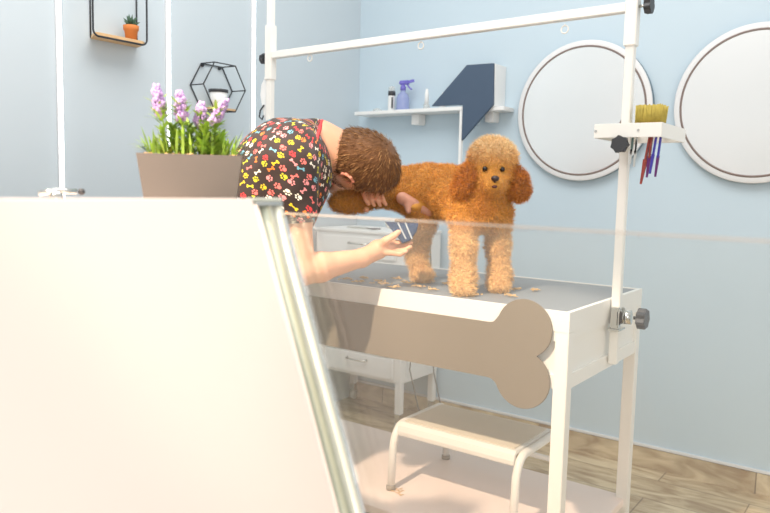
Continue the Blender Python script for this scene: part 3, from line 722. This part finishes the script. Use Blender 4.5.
def blade(m, p, d, L_, wd, droop):
    side = d.cross(V(0,0,1)); 
    if side.length < .01: side = V(1,0,0)
    side.normalize(); lf, rt = [], []
    for k in range(6):
        q = k/5; c = p+d*L_*q+V(0,0,-droop*q*q*L_); ww = wd*math.sin(PI*(.12+.86*q))*.5; lf.append(c-side*ww); rt.append(c+side*ww)
    m.quadstrip(lf, rt)
spk = [(-.086,.135,-.006),(-.028,.118,.004),(-.010,.090,-.02),(.020,.096,.01),(.066,.100,-.01),(.05,.075,.02)]
px_sp = [(-.068,.124,.0),(-.022,.114,-.01),(.016,.096,.012),(.050,.102,-.012),(-.045,.070,.015),(.03,.06,-.02),(-.008,.07,.02),(.06,.05,.0)]
for i, (a, h, b_) in enumerate(px_sp):
    base = pc+ux*(a*.72)+uy*b_+V(0,0,H-.004); top = pc+ux*a+uy*b_+V(0,0,H+h)
    st = MB(); mid = base.lerp(top, .5)+ux*.003; st.tube([base, mid, top], [.0022,.0018,.001], 6); so = st.build('stem', 'leaf', t)
    lv = MB()
    for k in range(75):
        q = random.random()*.86; p_ = base.lerp(top, q); an = random.random()*2*PI
        d = (ux*math.cos(an)+uy*math.sin(an)+V(0,0,random.uniform(.35,1.3))).normalized(); blade(lv, p_, d, random.uniform(.024,.045), .007, .25)
    lv.build('leaves', 'leaf', so)
    if i < 4:
        fl = MB()
        for k in range(190):
            q = k/190; zz = .62+.46*q; p_ = base.lerp(top, zz); an = random.random()*6.283; rr = random.uniform(.4,1.1)*.0155*(1-.65*q)*min(1,.5+2*q)
            if i == 3: p_ = p_+ux*(q*.02-.005)
            fl.ball(p_+ux*math.cos(an)*rr+uy*math.sin(an)*rr, random.uniform(.0020,.0042), 6, (1,1,1.4))
        fl.build('flower_spike', 'lav', so)
gl = MB()
for k in range(110):
    a = random.uniform(-.085,.085); base = pc+ux*a+uy*random.uniform(-.035,.035)+V(0,0,H-.006)
    lean = random.uniform(-.3,.3)+a*2.5; d = (ux*lean+uy*random.uniform(-.25,.25)+V(0,0,1)).normalized(); blade(gl, base, d, random.uniform(.03,.08), .006, random.uniform(.1,.35))
for (a, s_) in ((-.078,-1),(.082,1)):
    base = pc+ux*a+V(0,0,H-.004)
    for k in range(26):
        d = (ux*s_*random.uniform(.5,1.3)+uy*random.uniform(-.4,.4)+V(0,0,random.uniform(.2,.9))).normalized(); blade(gl, base+V(0,0,random.uniform(0,.02)), d, random.uniform(.03,.052), .006, .3)
gl.build('grassy_foliage', 'leaf', t)

# ================================================================== THE GROOMER
FD = V(.81,.587,0).normalized(); RT = V(.587,-.81,0).normalized(); UPV = V(0,0,1)      # facing, his right, up
def A3(v): return np.array(v[:], float)
man = thing('person', 'person in a dark paw-print tunic bending over the table clipping the poodle', 'person', (-1.61, 1.40, 0))
hip = V(-1.608,1.407,.90)
S = SDF((-1.86,1.14,-.01), (-1.13,2.06,1.44), .0040)
TAX = (A3(RT), A3((V(-1.463,1.568,1.249)-V(-1.558,1.461,1.033)).normalized()), None)
tax1 = (V(-1.463,1.568,1.249)-V(-1.558,1.461,1.033)).normalized(); tax2 = RT.cross(tax1).normalized(); AX = (A3(RT), A3(tax1), A3(tax2))
# trunk
def trunk(S, g, k=.04):
    S.ell(A3(hip+V(0,0,.0)), (.165+g,.12+g,.125+g), (A3(RT), A3(FD), (0,0,1)), k)
    S.ell((-1.575,1.44,.985), (.145+g,.13+g,.105+g), AX, k)
    S.ell((-1.535,1.484,1.09), (.155+g,.13+g,.110+g), AX, k)
    S.ell((-1.497,1.532,1.185), (.168+g,.12+g,.112+g), AX, k)
    S.ell((-1.478,1.552,1.238), (.150+g,.085+g,.088+g), AX, k)
trunk(S, 0)
shR, elR, wrR = V(-1.385,1.445,1.205), V(-1.341,1.455,.920), V(-1.275,1.641,.949)
shL, elL, wrL = V(-1.585,1.70,1.22), V(-1.60,1.89,1.17), V(-1.415,1.815,1.125)
S.cone((-1.46,1.56,1.25), (-1.43,1.62,1.285), .075, .058, .03); S.cone((-1.43,1.62,1.285), (-1.372,1.685,1.250), .056, .056, .03)
S.cone((-1.46,1.53,1.235), A3(shR), .06, .056, .03); S.cone((-1.50,1.60,1.24), A3(shL), .06, .056, .03)
S.chain([A3(shR), A3(shR.lerp(elR,.45)), A3(elR)], [.054,.048,.039], .02)
S.chain([A3(elR), A3(elR.lerp(wrR,.3)), A3(wrR)], [.038,.041,.026], .015)
S.chain([A3(shL), A3(elL)], [.054,.038], .02); S.chain([A3(elL), A3(elL.lerp(wrL,.3)), A3(wrL)], [.037,.039,.026], .015)
# legs
for s, kx in ((1,.10),(-1,.10)):
    h = hip+RT*s*.095+V(0,0,-.03); kn = h+FD*.03+V(0,0,-.42); an = h-FD*.01+V(0,0,-.79); kn.z = .47; an.z = .09
    S.chain([A3(h), A3(kn)], [.092,.060], .05); S.chain([A3(kn), A3(kn.lerp(an,.3)-FD*.01), A3(an)], [.058,.058,.040], .02)
    S.chain([A3(an+V(0,0,-.045)), A3(an+FD*.12+V(0,0,-.055))], [.038,.030], .02)
# head (crown points along HU, face along HN)
def fzr(a, b, c): return (FD*a+UPV*b+RT*c)
HL = fzr(-.46,-.66,.58).normalized(); W_ = fzr(.5,.6,.6); W_ = (W_-HL*W_.dot(HL)).normalized(); X_ = HL.cross(W_).normalized()
if X_.z > 0: X_ = -X_
HU = (W_+X_).normalized(); HN = (X_-W_).normalized()
HC = V(-1.331,1.714,1.224)
HS = .94
def hp(l, u, n): return A3(HC+(HL*l+HU*u+HN*n)*HS)
HA = (A3(HL), A3(HU), A3(HN))
S.ell(hp(0,.012,-.008), (.074,.098,.094), HA, .02)
S.ell(hp(0,-.045,.025), (.062,.075,.066), HA, .03)
S.ell(hp(0,-.095,.052), (.044,.035,.040), HA, .03)           # jaw and chin
S.cone(hp(0,-.05,-.03), (-1.41,1.65,1.262), .056, .056, .03)
S.cone(hp(0,.005,.088), hp(0,-.028,.112), .008, .012, .012); S.cone(hp(-.011,-.033,.100), hp(.011,-.033,.100), .008, .008, .008)
for s in (-1,1):
    S.cone(hp(s*.012,.018,.087), hp(s*.042,.018,.074), .008, .007, .012)       # brow
    S.cut_ell(hp(s*.030,.000,.093), (.016,.011,.012), HA, .010)
    S.ell(hp(s*.030,.000,.078), (.013,.013,.013), HA, .004)
S.cone(hp(-.018,-.066,.084), hp(.018,-.066,.084), .006, .006, .008); S.cone(hp(-.014,-.076,.083), hp(.014,-.076,.083), .007, .007, .008)
# right hand closed around the clipper (X = FD, Z up, D = away = -RT)
HO = V(-1.234,1.737,.982)
def q(x, z, d): return A3(HO+FD*x+UPV*z-RT*d)
S.chain([A3(wrR), q(-.045,-.014,-.005)], [.026,.028], .012)
S.ell(q(-.028,-.004,.004), (.040,.028,.022), (A3(FD),A3(-RT),(0,0,1)), .016)
fr_ = .0078
for (d, zz, x1, x2, x3, dz1, dz2, dz3) in ((.026,.008,.004,.030,.046,.004,.010,.022),(.010,-.002,.006,.034,.054,-.004,.000,.012),(-.006,-.012,.004,.032,.052,-.014,-.012,.000),(-.020,-.019,-.002,.022,.040,-.023,-.022,-.012)):
    S.chain([q(-.020,zz,d), q(x1,zz,d), q(x2,dz2,d-.004), q(x3,dz3,d-.012)], [.0095,.0088,.0078,.0068], .004)
S.chain([q(-.042,.002,-.018), q(-.020,.018,-.030), q(.002,.032,-.030), q(.016,.044,-.024)], [.013,.0115,.0095,.0082], .006)
# left hand wrapped around the lifted hind leg
LO = V(-1.372,1.795,1.118)
def q2(x, z, d): return A3(LO+FD*x+UPV*z-RT*d)
S.chain([A3(wrL), q2(-.006,.006,.040)], [.026,.024], .012)
S.ell(q2(.000,.006,.042), (.036,.014,.030), (A3(FD),A3(-RT),(0,0,1)), .012)
for i in range(4):
    xo = -.020+.0180*i
    S.chain([q2(xo-.006,.026,.034), q2(xo-.004,.034,.008), q2(xo+.002,.020,-.022), q2(xo+.012,-.004,-.032), q2(xo+.020,-.022+.003*abs(i-1.5),-.026)], [.0080,.0080,.0078,.0072,.0062], .0015)
S.chain([q2(-.018,-.010,.036), q2(-.014,-.030,.012), q2(-.006,-.034,-.006)], [.012,.0105,.0085], .005)
v, F = S.mesh(); v = relax(v, F, 2, .45); body = link_np('body', v, F, 'skin', man)
# ear: rim, bowl and lobe
E_ = SDF(tuple(hp(.075,-.01,-.01)-.05), tuple(hp(.075,-.01,-.01)+.05), .0016)
E2 = E_
def ear(s):
    e = SDF(tuple(hp(s*.073,-.012,-.002)-.05), tuple(hp(s*.073,-.012,-.002)+.05), .0016)
    rim = [(.070,-.024,.010),(.078,-.010,.016),(.084,.010,.014),(.087,.024,.002),(.088,.022,-.014),(.087,.008,-.024),(.083,-.010,-.021),(.078,-.026,-.010),(.073,-.036,.002)]
    e.chain([hp(s*l,u-.012,n-.004) for l,u,n in rim], [.0032,.0036,.0038,.0042,.0044,.0042,.0042,.0048,.0050], .004)
    e.ell(hp(s*.074,-.012,-.006), (.006,.026,.018), HA, .006); e.cone(hp(s*.080,.0,-.010), hp(s*.079,-.022,-.016), .003, .003, .004)
    e.cut_ell(hp(s*.084,-.014,.002), (.006,.010,.007), HA, .004)
    a, b = e.mesh(); return link_np('ear', a, b, 'skinred', man)
ear(1); ear(-1)
for s in (-1,1):
    eye = MB().ball(hp(s*.030,.000,.0795), .0128, 14).build('eye', 'sclera', man); MB().ball(hp(s*.030,-.001,.0872), .0060, 12).build('iris', 'eye', eye)
MB().tube([hp(-.022,-.071,.088), hp(-.008,-.070,.0925), hp(0,-.071,.093), hp(.008,-.070,.0925), hp(.022,-.071,.088)], [.002,.0035,.0035,.0035,.002], 8).build('lips', 'lip', man)
# hair cap + strands
H_ = SDF(tuple(A3(HC)-.14), tuple(A3(HC)+.14), .0035)
H_.ell(hp(0,.014,-.010), (.0795,.104,.101), HA, .01); H_.ell(hp(0,-.030,-.035), (.070,.080,.072), HA, .02); H_.ell(hp(0,-.066,-.030), (.066,.056,.060), HA, .02); H_.ell(hp(0,.07,.045), (.05,.034,.034), HA, .02)
H_.cut_ell(hp(0,-.055,.100), (.095,.115,.075), HA, .012)
H_.cut_ell(hp(.082,-.032,.018), (.026,.036,.030), HA, .006); H_.cut_ell(hp(-.082,-.032,.018), (.026,.036,.030), HA, .006)
H_.noise(.004, .011, 3)
hv, hF = H_.mesh(); hv = relax(hv, hF, 1, .4)
rg = np.random.default_rng(11)
P, Nn = sample(hv, hF, 9000, rg)
whorl = hp(-.022,.092,-.050); tang = P-whorl[None]; tang -= Nn*(tang*Nn).sum(1)[:, None]; tang /= np.linalg.norm(tang, axis=1)[:, None]+1e-9
sw = np.cross(Nn, tang); D_ = tang+.35*sw*np.exp(-np.linalg.norm(P-whorl, axis=1)/.03)[:, None]*3+Nn*.17+rg.normal(size=P.shape)*.14
base = np.array(lin((150,106,62))); dark = np.array(lin((92,62,40))); u_ = ((P-A3(HC))@A3(HU))
mixv = np.clip(.5+rg.normal(size=(len(P),1))*.32-.9*np.clip((-.02-u_)/.08, 0, 1)[:, None]*.6, 0, 1)
cc = dark+(base-dark)*mixv; cc[rg.random(len(P)) < .12] = np.array(lin((186,142,92)))
sv, sF, scol = strands(P-Nn*.002, D_, rg.uniform(.014,.026,len(P)), .0017, .0012, cc, rg, 3)
capcol = np.tile(np.array(lin((104,72,46))), (len(hv),1))
hair = link_np('hair', np.concatenate([hv, sv]), np.concatenate([hF, sF+len(hv)]), 'hairm', man); set_color(hair.data, np.concatenate([capcol, scol]))
# short beard along the jaw
B_ = SDF(tuple(hp(0,-.07,.03)-.09), tuple(hp(0,-.07,.03)+.09), .003)
B_.ell(hp(0,-.050,.024), (.0635,.072,.066), HA, .03); B_.ell(hp(0,-.097,.053), (.0465,.036,.041), HA, .03)
B_.cut_plane(hp(0,-.052,0), A3(HU)+A3(HN)*.25); B_.cut_plane(hp(0,0,-.010), -A3(HN)); B_.cut_ell(hp(0,-.070,.095), (.024,.014,.025), HA, .006)
bv, bF = B_.mesh(); P, Nn = sample(bv, bF, 2600, rg)
cc = np.array(lin((120,84,56)))*rg.uniform(.6,1.3,(len(P),1)); D_ = Nn*.6-A3(HU)*.5+rg.normal(size=P.shape)*.2
sv, sF, scol = strands(P-Nn*.002, D_, rg.uniform(.004,.008,len(P)), .0012, .0006, cc, rg, 2)
beard = link_np('beard', sv, sF, 'hairm', man); set_color(beard.data, scol)
ebm = MB()
for s in (-1,1): ebm.tube([hp(s*.014,.018,.094), hp(s*.030,.022,.091), hp(s*.046,.016,.080)], [.0022,.003,.0014], 8)
ebm.build('eyebrows', MT['leafdark'] if False else mat('eyebrow_hair', (96,66,44), .8), man)
# tunic
T = SDF((-1.88,1.10,.74), (-1.13,2.02,1.44), .0058)
trunk(T, .016, .05)
T.cone((-1.555,1.462,1.04), (-1.50,1.53,1.19), .120, .118, .05)
T.cone((-1.463,1.535,1.24), A3(shR), .075, .074, .035); T.chain([A3(shR), A3(shR.lerp(elR,.20)), A3(shR.lerp(elR,.44))], [.074,.067,.066], .025)
T.cone((-1.50,1.60,1.24), A3(shL), .075, .072, .035); T.chain([A3(shL), A3(shL.lerp(elL,.55))], [.072,.064], .025)
T.cone((-1.42,1.565,1.17), (-1.45,1.53,1.07), .055, .07, .05)
T.ell(A3(hip+V(0,0,-.03)), (.18,.138,.16), (A3(RT), A3(FD), (0,0,1)), .05)
T.cone((-1.462,1.59,1.275), (-1.44,1.615,1.29), .066, .060, .025)
T.cut_plane((0,0,.80), (0,0,-1))
nd = (V(-1.395,1.66,1.262)-V(-1.46,1.575,1.27)).normalized(); npt = V(-1.432,1.612,1.262)
T.cut_ell(A3(npt+nd*.052+V(0,0,.018)), (.066,.052,.094), (A3(RT), A3(nd), (0,0,1)), .004)
T.noise(.010, .055, 5)
aR = (elR-shR).normalized(); T.cut_ell(A3(shR.lerp(elR,.44)+aR*.075), (.068,.062,.068), (A3(RT), A3(aR), A3(RT.cross(aR))), .006)
tv, tF = T.mesh(); tv = relax(tv, tF, 3, .5); tunic = link_np('tunic', tv, tF, 'print', man)
# UV: wrap around the trunk axis
me = tunic.data; uvl = me.uv_layers.new(name='UVMap'); org = np.array((-1.56,1.46,1.03)); r_ = tv-org
a1 = r_@A3(tax1); ar = r_@A3(RT); an_ = r_@A3(tax2); th = np.arctan2(-ar, an_) if False else np.arctan2(an_, ar)
li = np.zeros(len(me.loops), np.int32); me.loops.foreach_get('vertex_index', li)
uu = th*.135; uva = np.stack([uu[li], a1[li]], 1)
uf = uva.reshape(-1,4,2); sp_ = uf[:,:,0].max(1)-uf[:,:,0].min(1) > .4; uf[sp_,:,0] = np.where(uf[sp_,:,0] < 0, uf[sp_,:,0]+2*PI*.135, uf[sp_,:,0])
uvl.data.foreach_set('uv', uf.ravel().astype(np.float32))
# red neckline binding: follows the edge of the neck opening
R2 = (V(*((npt+nd*.002)[:])))
bp_ = []
dist = lambda p_: 0
ring = []
for k in range(40):
    a = 2*PI*k/40; d = RT*math.cos(a)+nd.cross(RT).normalized()*math.sin(a)
    o_ = npt+nd*.012+V(0,0,.006); lo_, hi_ = 0.02, .14
    best_ = None
    # walk outward until leaving the tunic volume
    for st in np.linspace(.03, .14, 56):
        p_ = o_+d*st; i_ = np.round((A3(p_)-T.lo)/T.h).astype(int)
        if (i_ >= 0).all() and (i_ < T.n).all() and T.f[tuple(i_)] < 0: best_ = st
    ring.append(best_ or .07)
ring = np.array(ring); 
for _ in range(4): ring = (np.roll(ring,1)+ring*2+np.roll(ring,-1))/4
pts = []
for k in range(41):
    a = 2*PI*(k%40)/40; d = RT*math.cos(a)+nd.cross(RT).normalized()*math.sin(a); pts.append(npt+nd*.012+V(0,0,.006)+d*ring[k%40])
MB().tube(pts, .0055, 8, False).build('neck_binding', 'red_trim', man)['label'] = 'red neckline binding'
# trousers and clogs
T2 = SDF((-1.86,1.14,.06), (-1.30,1.70,.96), .008)
T2.ell(A3(hip+V(0,0,-.02)), (.172,.128,.12), (A3(RT), A3(FD), (0,0,1)), .04)
sh_m = []
for s in (1,-1):
    h = hip+RT*s*.095+V(0,0,-.03); kn = h+FD*.03; an = h-FD*.01; kn.z = .47; an.z = .10
    T2.chain([A3(h), A3(kn)], [.102,.076], .04); T2.chain([A3(kn), A3(an)], [.074,.062], .02); sh_m.append(an)
T2.cut_plane((0,0,.86), (0,0,1)); v2, F2 = T2.mesh(); v2 = relax(v2, F2, 2); link_np('trousers', v2, F2, 'trouser', man)
for an in sh_m:
    K = SDF(tuple(A3(an+V(0,0,-.03))-np.array((.2,.2,.075))), tuple(A3(an)+np.array((.22,.22,.06))), .006)
    b0 = an.copy(); b0.z = .042
    K.chain([A3(b0-FD*.035), A3(b0+FD*.06), A3(b0+FD*.14)], [.044,.044,.038], .02); K.cut_plane((0,0,.0), (0,0,-1)); K.cut_plane((0,0,.088), (0,0,1))
    v3, F3 = K.mesh(); link_np('shoe', relax(v3, F3, 2), F3, 'shoe', man)

# ------------------------------------------------------------------ clipper in the right hand
cl = thing('hair_clipper', "steel blue hair clipper with toothed head held in the bending person's hand", 'clipper', tuple(q(.03,0,0)))
m = MB()
def qv(x, z, d): return Vector(q(x-.002, z+.014, d-.006))
m.prism([qv(-.022,.058,-.020), qv(.076,.056,-.020), qv(.070,.030,-.020), qv(.052,.004,-.018), qv(.030,-.004,-.018), qv(.006,.024,-.020)], -RT*.034, .004); m.build('housing', 'blue_body', cl)
m = MB()
for (a, b_) in ((.012,.030),(.034,.048)): m.prism([qv(a,.057,-.0212), qv(a+.005,.057,-.0212), qv(b_+.012,.010,-.0202), qv(b_+.007,.010,-.0202)], -RT*.002)
m.build('silver_stripe', 'silverstripe', cl)
m = MB(); m.prism([qv(-.024,.058,-.014), qv(.010,.058,-.014), qv(.004,.034,-.014), qv(-.016,.040,-.014)], -RT*.024, .002); m.build('blade_plate', 'chrome', cl)
m = MB()
for k in range(12): m.bar(qv(.012+k*.005,.056,-.004), qv(.012+k*.005,.067,-.004), .0024, .014)
m.build('teeth', 'blackplastic', cl)

# ================================================================== THE POODLE
dog = thing('poodle', 'apricot poodle standing on the grooming table looking at the camera', 'dog', (-1.15, 1.92, TZ))
K = SDF((-1.52,1.66,.835), (-.86,2.14,1.37), .0042)
CD = V(.5878,-.809,0)           # towards the camera
K.chain([(-1.355,1.995,1.150), (-1.28,1.995,1.150), (-1.20,1.975,1.142), (-1.12,1.945,1.134)], [.072,.073,.076,.082], .03)
K.ell((-1.066,1.918,1.120), (.078,.078,.098), k=.04)
K.cone((-1.06,1.925,1.14), (-1.015,1.915,1.21), .080, .060, .03)
K.ell((-1.028,1.905,1.125), (.056,.056,.074), k=.03)
# forelegs
K.chain([(-1.072,1.868,1.09), (-1.055,1.845,.985), (-1.040,1.822,.900), (-1.032,1.812,.884)], [.042,.030,.029,.030], .025)
K.chain([(-1.018,1.985,1.09), (-1.006,1.967,.985), (-.990,1.955,.900), (-.985,1.946,.884)], [.042,.029,.028,.029], .025)
for (x, y) in ((-1.026,1.800),(-.982,1.932)):
    K.ell((x, y, .873), (.029,.031,.022), k=.012)
    for k in (-1,0,1): K.ell((x+.020+(.006 if k==0 else 0)-abs(k)*.004+k*.012*.8, y-.022+k*.014, .866), (.012,.012,.013), k=.006)
# hind leg on the table
K.chain([(-1.300,1.955,1.13), (-1.262,1.940,1.04), (-1.285,1.952,.975), (-1.292,1.956,.93), (-1.272,1.952,.885)], [.060,.034,.028,.027,.028], .025)
K.ell((-1.258,1.940,.873), (.036,.032,.022), k=.012)
# lifted hind leg
K.chain([(-1.355,1.985,1.135), (-1.395,1.920,1.140), (-1.400,1.86,1.128), (-1.402,1.80,1.112), (-1.420,1.745,1.107)], [.062,.046,.034,.030,.034], .02)
K.ell((-1.432,1.725,1.105), (.030,.034,.026), k=.012)
# tail
K.chain([(-1.41,2.02,1.18), (-1.455,2.03,1.20)], [.022,.026], .02)
K.ell((-1.26,1.895,1.092), (.016,.022,.014), k=.02)
# head
hc = V(-1.012,1.916,1.221); DS = .90
DL = V(.809,.5878,0)            # dog's left (right in the photo)
def dp(l, z, t): return A3(hc+(DL*l+V(0,0,z)+CD*t)*DS)
DA = (A3(DL), (0,0,1), A3(CD))
K.ell(dp(.004,.026,.0), (.069,.062,.066), DA, .02)         # topknot
K.ell(dp(0,-.034,.022), (.047,.046,.050), DA, .03)         # cheeks
K.ell(dp(-.001,-.056,.066), (.033,.028,.036), DA, .022)    # muzzle
K.ell(dp(-.001,-.080,.050), (.024,.016,.028), DA, .015)
for s in (-1,1): K.cut_ell(dp(s*.0275-.002,-.008,.077), (.011,.009,.011), DA, .008)
v, F = K.mesh(); v = relax(v, F, 2)
body_v, body_F = v, F
# coat colour (paler topknot and legs, deeper back and ears, under-chin shade painted on neck)
def coat(P, rg, jit=.10):
    rich = np.array(lin((230,164,76))); pale = np.array(lin((240,196,136))); deep = np.array(lin((190,118,50))); top = np.array(lin((242,204,150)))
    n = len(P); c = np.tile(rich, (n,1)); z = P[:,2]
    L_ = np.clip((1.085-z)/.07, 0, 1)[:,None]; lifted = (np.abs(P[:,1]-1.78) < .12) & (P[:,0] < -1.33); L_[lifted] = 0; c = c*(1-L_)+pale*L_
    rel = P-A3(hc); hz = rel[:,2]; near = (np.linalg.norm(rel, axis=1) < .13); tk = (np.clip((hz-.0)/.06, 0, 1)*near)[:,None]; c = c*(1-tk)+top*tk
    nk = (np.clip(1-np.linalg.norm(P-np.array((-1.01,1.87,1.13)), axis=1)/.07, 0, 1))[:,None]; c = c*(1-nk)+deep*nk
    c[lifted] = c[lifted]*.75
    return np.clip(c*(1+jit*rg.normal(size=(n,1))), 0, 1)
rg = np.random.default_rng(21)
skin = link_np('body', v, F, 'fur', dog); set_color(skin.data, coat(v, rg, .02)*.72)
def fur(name, v, F, n, Lf, parent, colf, width=.0020, curl=.0062, lean=None, avoid=None, seg=4):
    P, Nn = sample(v, F, n, rg)
    if avoid is not None:
        k = ~avoid(P); P, Nn = P[k], Nn[k]
    g = np.floor(P/.009).astype(int); hsh = (g[:,0]*73856093 ^ g[:,1]*19349663 ^ g[:,2]*83492791) % 100003
    cl_ = np.random.default_rng(5).normal(size=(100003,3))[hsh]*.38          # neighbouring strands lean together: curls
    D_ = Nn+cl_+rg.normal(size=P.shape)*.25+(0 if lean is None else np.array(lean))
    tone = np.random.default_rng(6).uniform(.78,1.16,100003)[hsh][:,None]
    sv, sF, sc = strands(P-Nn*.002, D_, Lf(P)*rg.uniform(.7,1.2,len(P)), width, curl, np.clip(colf(P)*tone,0,1), rg, seg)
    o = link_np(name, sv, sF, 'fur', parent); set_color(o.data, sc); return o
def flen(P):
    L_ = np.full(len(P), .0105); rel = P-A3(hc); L_[(np.linalg.norm(rel, axis=1) < .13) & (rel[:,2] > .02)] = .013
    face = (rel@A3(CD) > .045) & (rel[:,2] < .015) & (np.linalg.norm(rel, axis=1) < .13); L_[face] = .0065; L_[P[:,2] < 1.08] = .012; return L_
EY = [dp(-.0295,-.008,.078), dp(.0255,-.008,.078)]; NS = dp(-.001,-.040,.104)
pinkc = np.array((-1.262,1.885,1.105))
def avoid(P):
    a = np.zeros(len(P), bool)
    for e in EY: a |= np.linalg.norm(P-e, axis=1) < .0115
    a |= np.linalg.norm(P-NS, axis=1) < .013; a |= np.linalg.norm(P-dp(-.001,-.067,.102), axis=1) < .011
    r = P-pinkc; a |= (np.abs(r@A3(DL)) < .055) & (np.abs(r[:,2]+.35*(r@A3(DL))) < .022) & (r@A3(CD) > -.035); return a
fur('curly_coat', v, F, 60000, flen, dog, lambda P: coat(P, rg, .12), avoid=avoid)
# ears
for s, drop in ((-1,.028),(1,.0)):
    Ee = SDF(tuple(dp(s*.085,-.05,0)-.09), tuple(dp(s*.085,-.05,0)+.09), .004)
    Ee.chain([dp(s*.062,-.002,.006+drop*.5), dp(s*.082,-.036,.008+drop), dp(s*.092,-.066,.010+drop)], [.017,.024,.028], .015); Ee.ell(dp(s*.092,-.078,.010+drop), (.026,.024,.021), DA, .01)
    a, b = Ee.mesh(); a = relax(a, b, 2)
    eo = link_np('ear', a, b, 'fur', dog)
    deepc = lambda P: np.clip(np.tile(np.array(lin((208,132,52))), (len(P),1))*(1+.14*rg.normal(size=(len(P),1))), 0, 1)
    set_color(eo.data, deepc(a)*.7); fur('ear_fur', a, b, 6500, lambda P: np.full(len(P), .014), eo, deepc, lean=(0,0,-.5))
# face
for i, e in enumerate(EY):
    s = (-1, 1)[i]; c = Vector(dp(s*.0275-.002,-.008,.0725)); MB().ball(c, .0076, 16).build('eye', 'eye', dog)
ns = MB().ball(Vector(dp(-.001,-.038,.1055)), .0112, 16, (1.05,1.05,.78)); ns.ball(Vector(dp(-.001,-.046,.104)), .005, 10); ns.build('nose', 'nose', dog)
MB().ball(Vector(dp(-.001,-.0635,.1015)), .0085, 14, (1.1,1.0,.55)).build('mouth', 'mouth', dog)
# shaved pink belly
Bp = SDF(tuple(pinkc-.08), tuple(pinkc+.08), .003)
Bp.cone(tuple(pinkc+A3(DL)*-.036+np.array((0,0,.016))-A3(CD)*.020), tuple(pinkc+A3(DL)*.050+np.array((0,0,-.026))-A3(CD)*.016), .020, .015, .02)
Bp.cone(tuple(pinkc+A3(DL)*-.018+np.array((0,0,-.012))-A3(CD)*.008), tuple(pinkc+A3(DL)*-.016+np.array((0,0,-.024))), .011, .009, .012)
a, b = Bp.mesh(); link_np('shaved_belly', relax(a, b, 3), b, 'dogskin', dog)['label'] = 'shaved pink belly skin'

# fur clippings on the mat
rg = np.random.default_rng(4); cl_m = MB()
spots = [(-.905,1.86,.012),(-.99,1.80,.010),(-1.13,1.80,.010),(-1.20,1.83,.014),(-1.31,1.80,.016),(-1.27,1.87,.012),(-1.36,1.84,.012),(-1.40,1.78,.014),(-1.43,1.86,.010),(-.95,1.99,.008),(-.90,2.02,.007),(-1.17,1.95,.010),(-1.35,1.93,.010),(-1.46,1.80,.012),(-1.24,1.76,.010)]
for (x, y, r) in spots:
    for k in range(16):
        p0 = V(x+rg.normal()*r*.7, y+rg.normal()*r*.7, TZ+.001+abs(rg.normal())*.002); a = rg.random()*6.28; L_ = .006+.006*rg.random()
        pts = [p0+V(math.cos(a+t*.9)*L_*t/3, math.sin(a+t*.9)*L_*t/3, .0012+.003*math.sin(t)) for t in range(4)]
        cl_m.tube(pts, .0011, 5)
o = cl_m.build('fur_clippings', 'tuft'); tag(o, 'loose orange fur clippings scattered on the grey table mat', 'fur', kind='stuff')
cm = MB()
for (x, y) in ((-1.27,1.86),(-1.285,1.875),(-1.26,1.845),(-1.295,1.85)):
    for k in range(5):
        p0 = V(x+rg.normal()*.004, y+rg.normal()*.004, .1715); a = rg.random()*6.28; cm.tube([p0, p0+V(math.cos(a)*.006, math.sin(a)*.006, .001), p0+V(math.cos(a+.8)*.011, math.sin(a+.8)*.011, .0005)], .0011, 5)
o = cm.build('fur_clippings', 'tuft'); tag(o, 'few fur clippings on the lower shelf beside a stool foot', 'fur', kind='stuff')
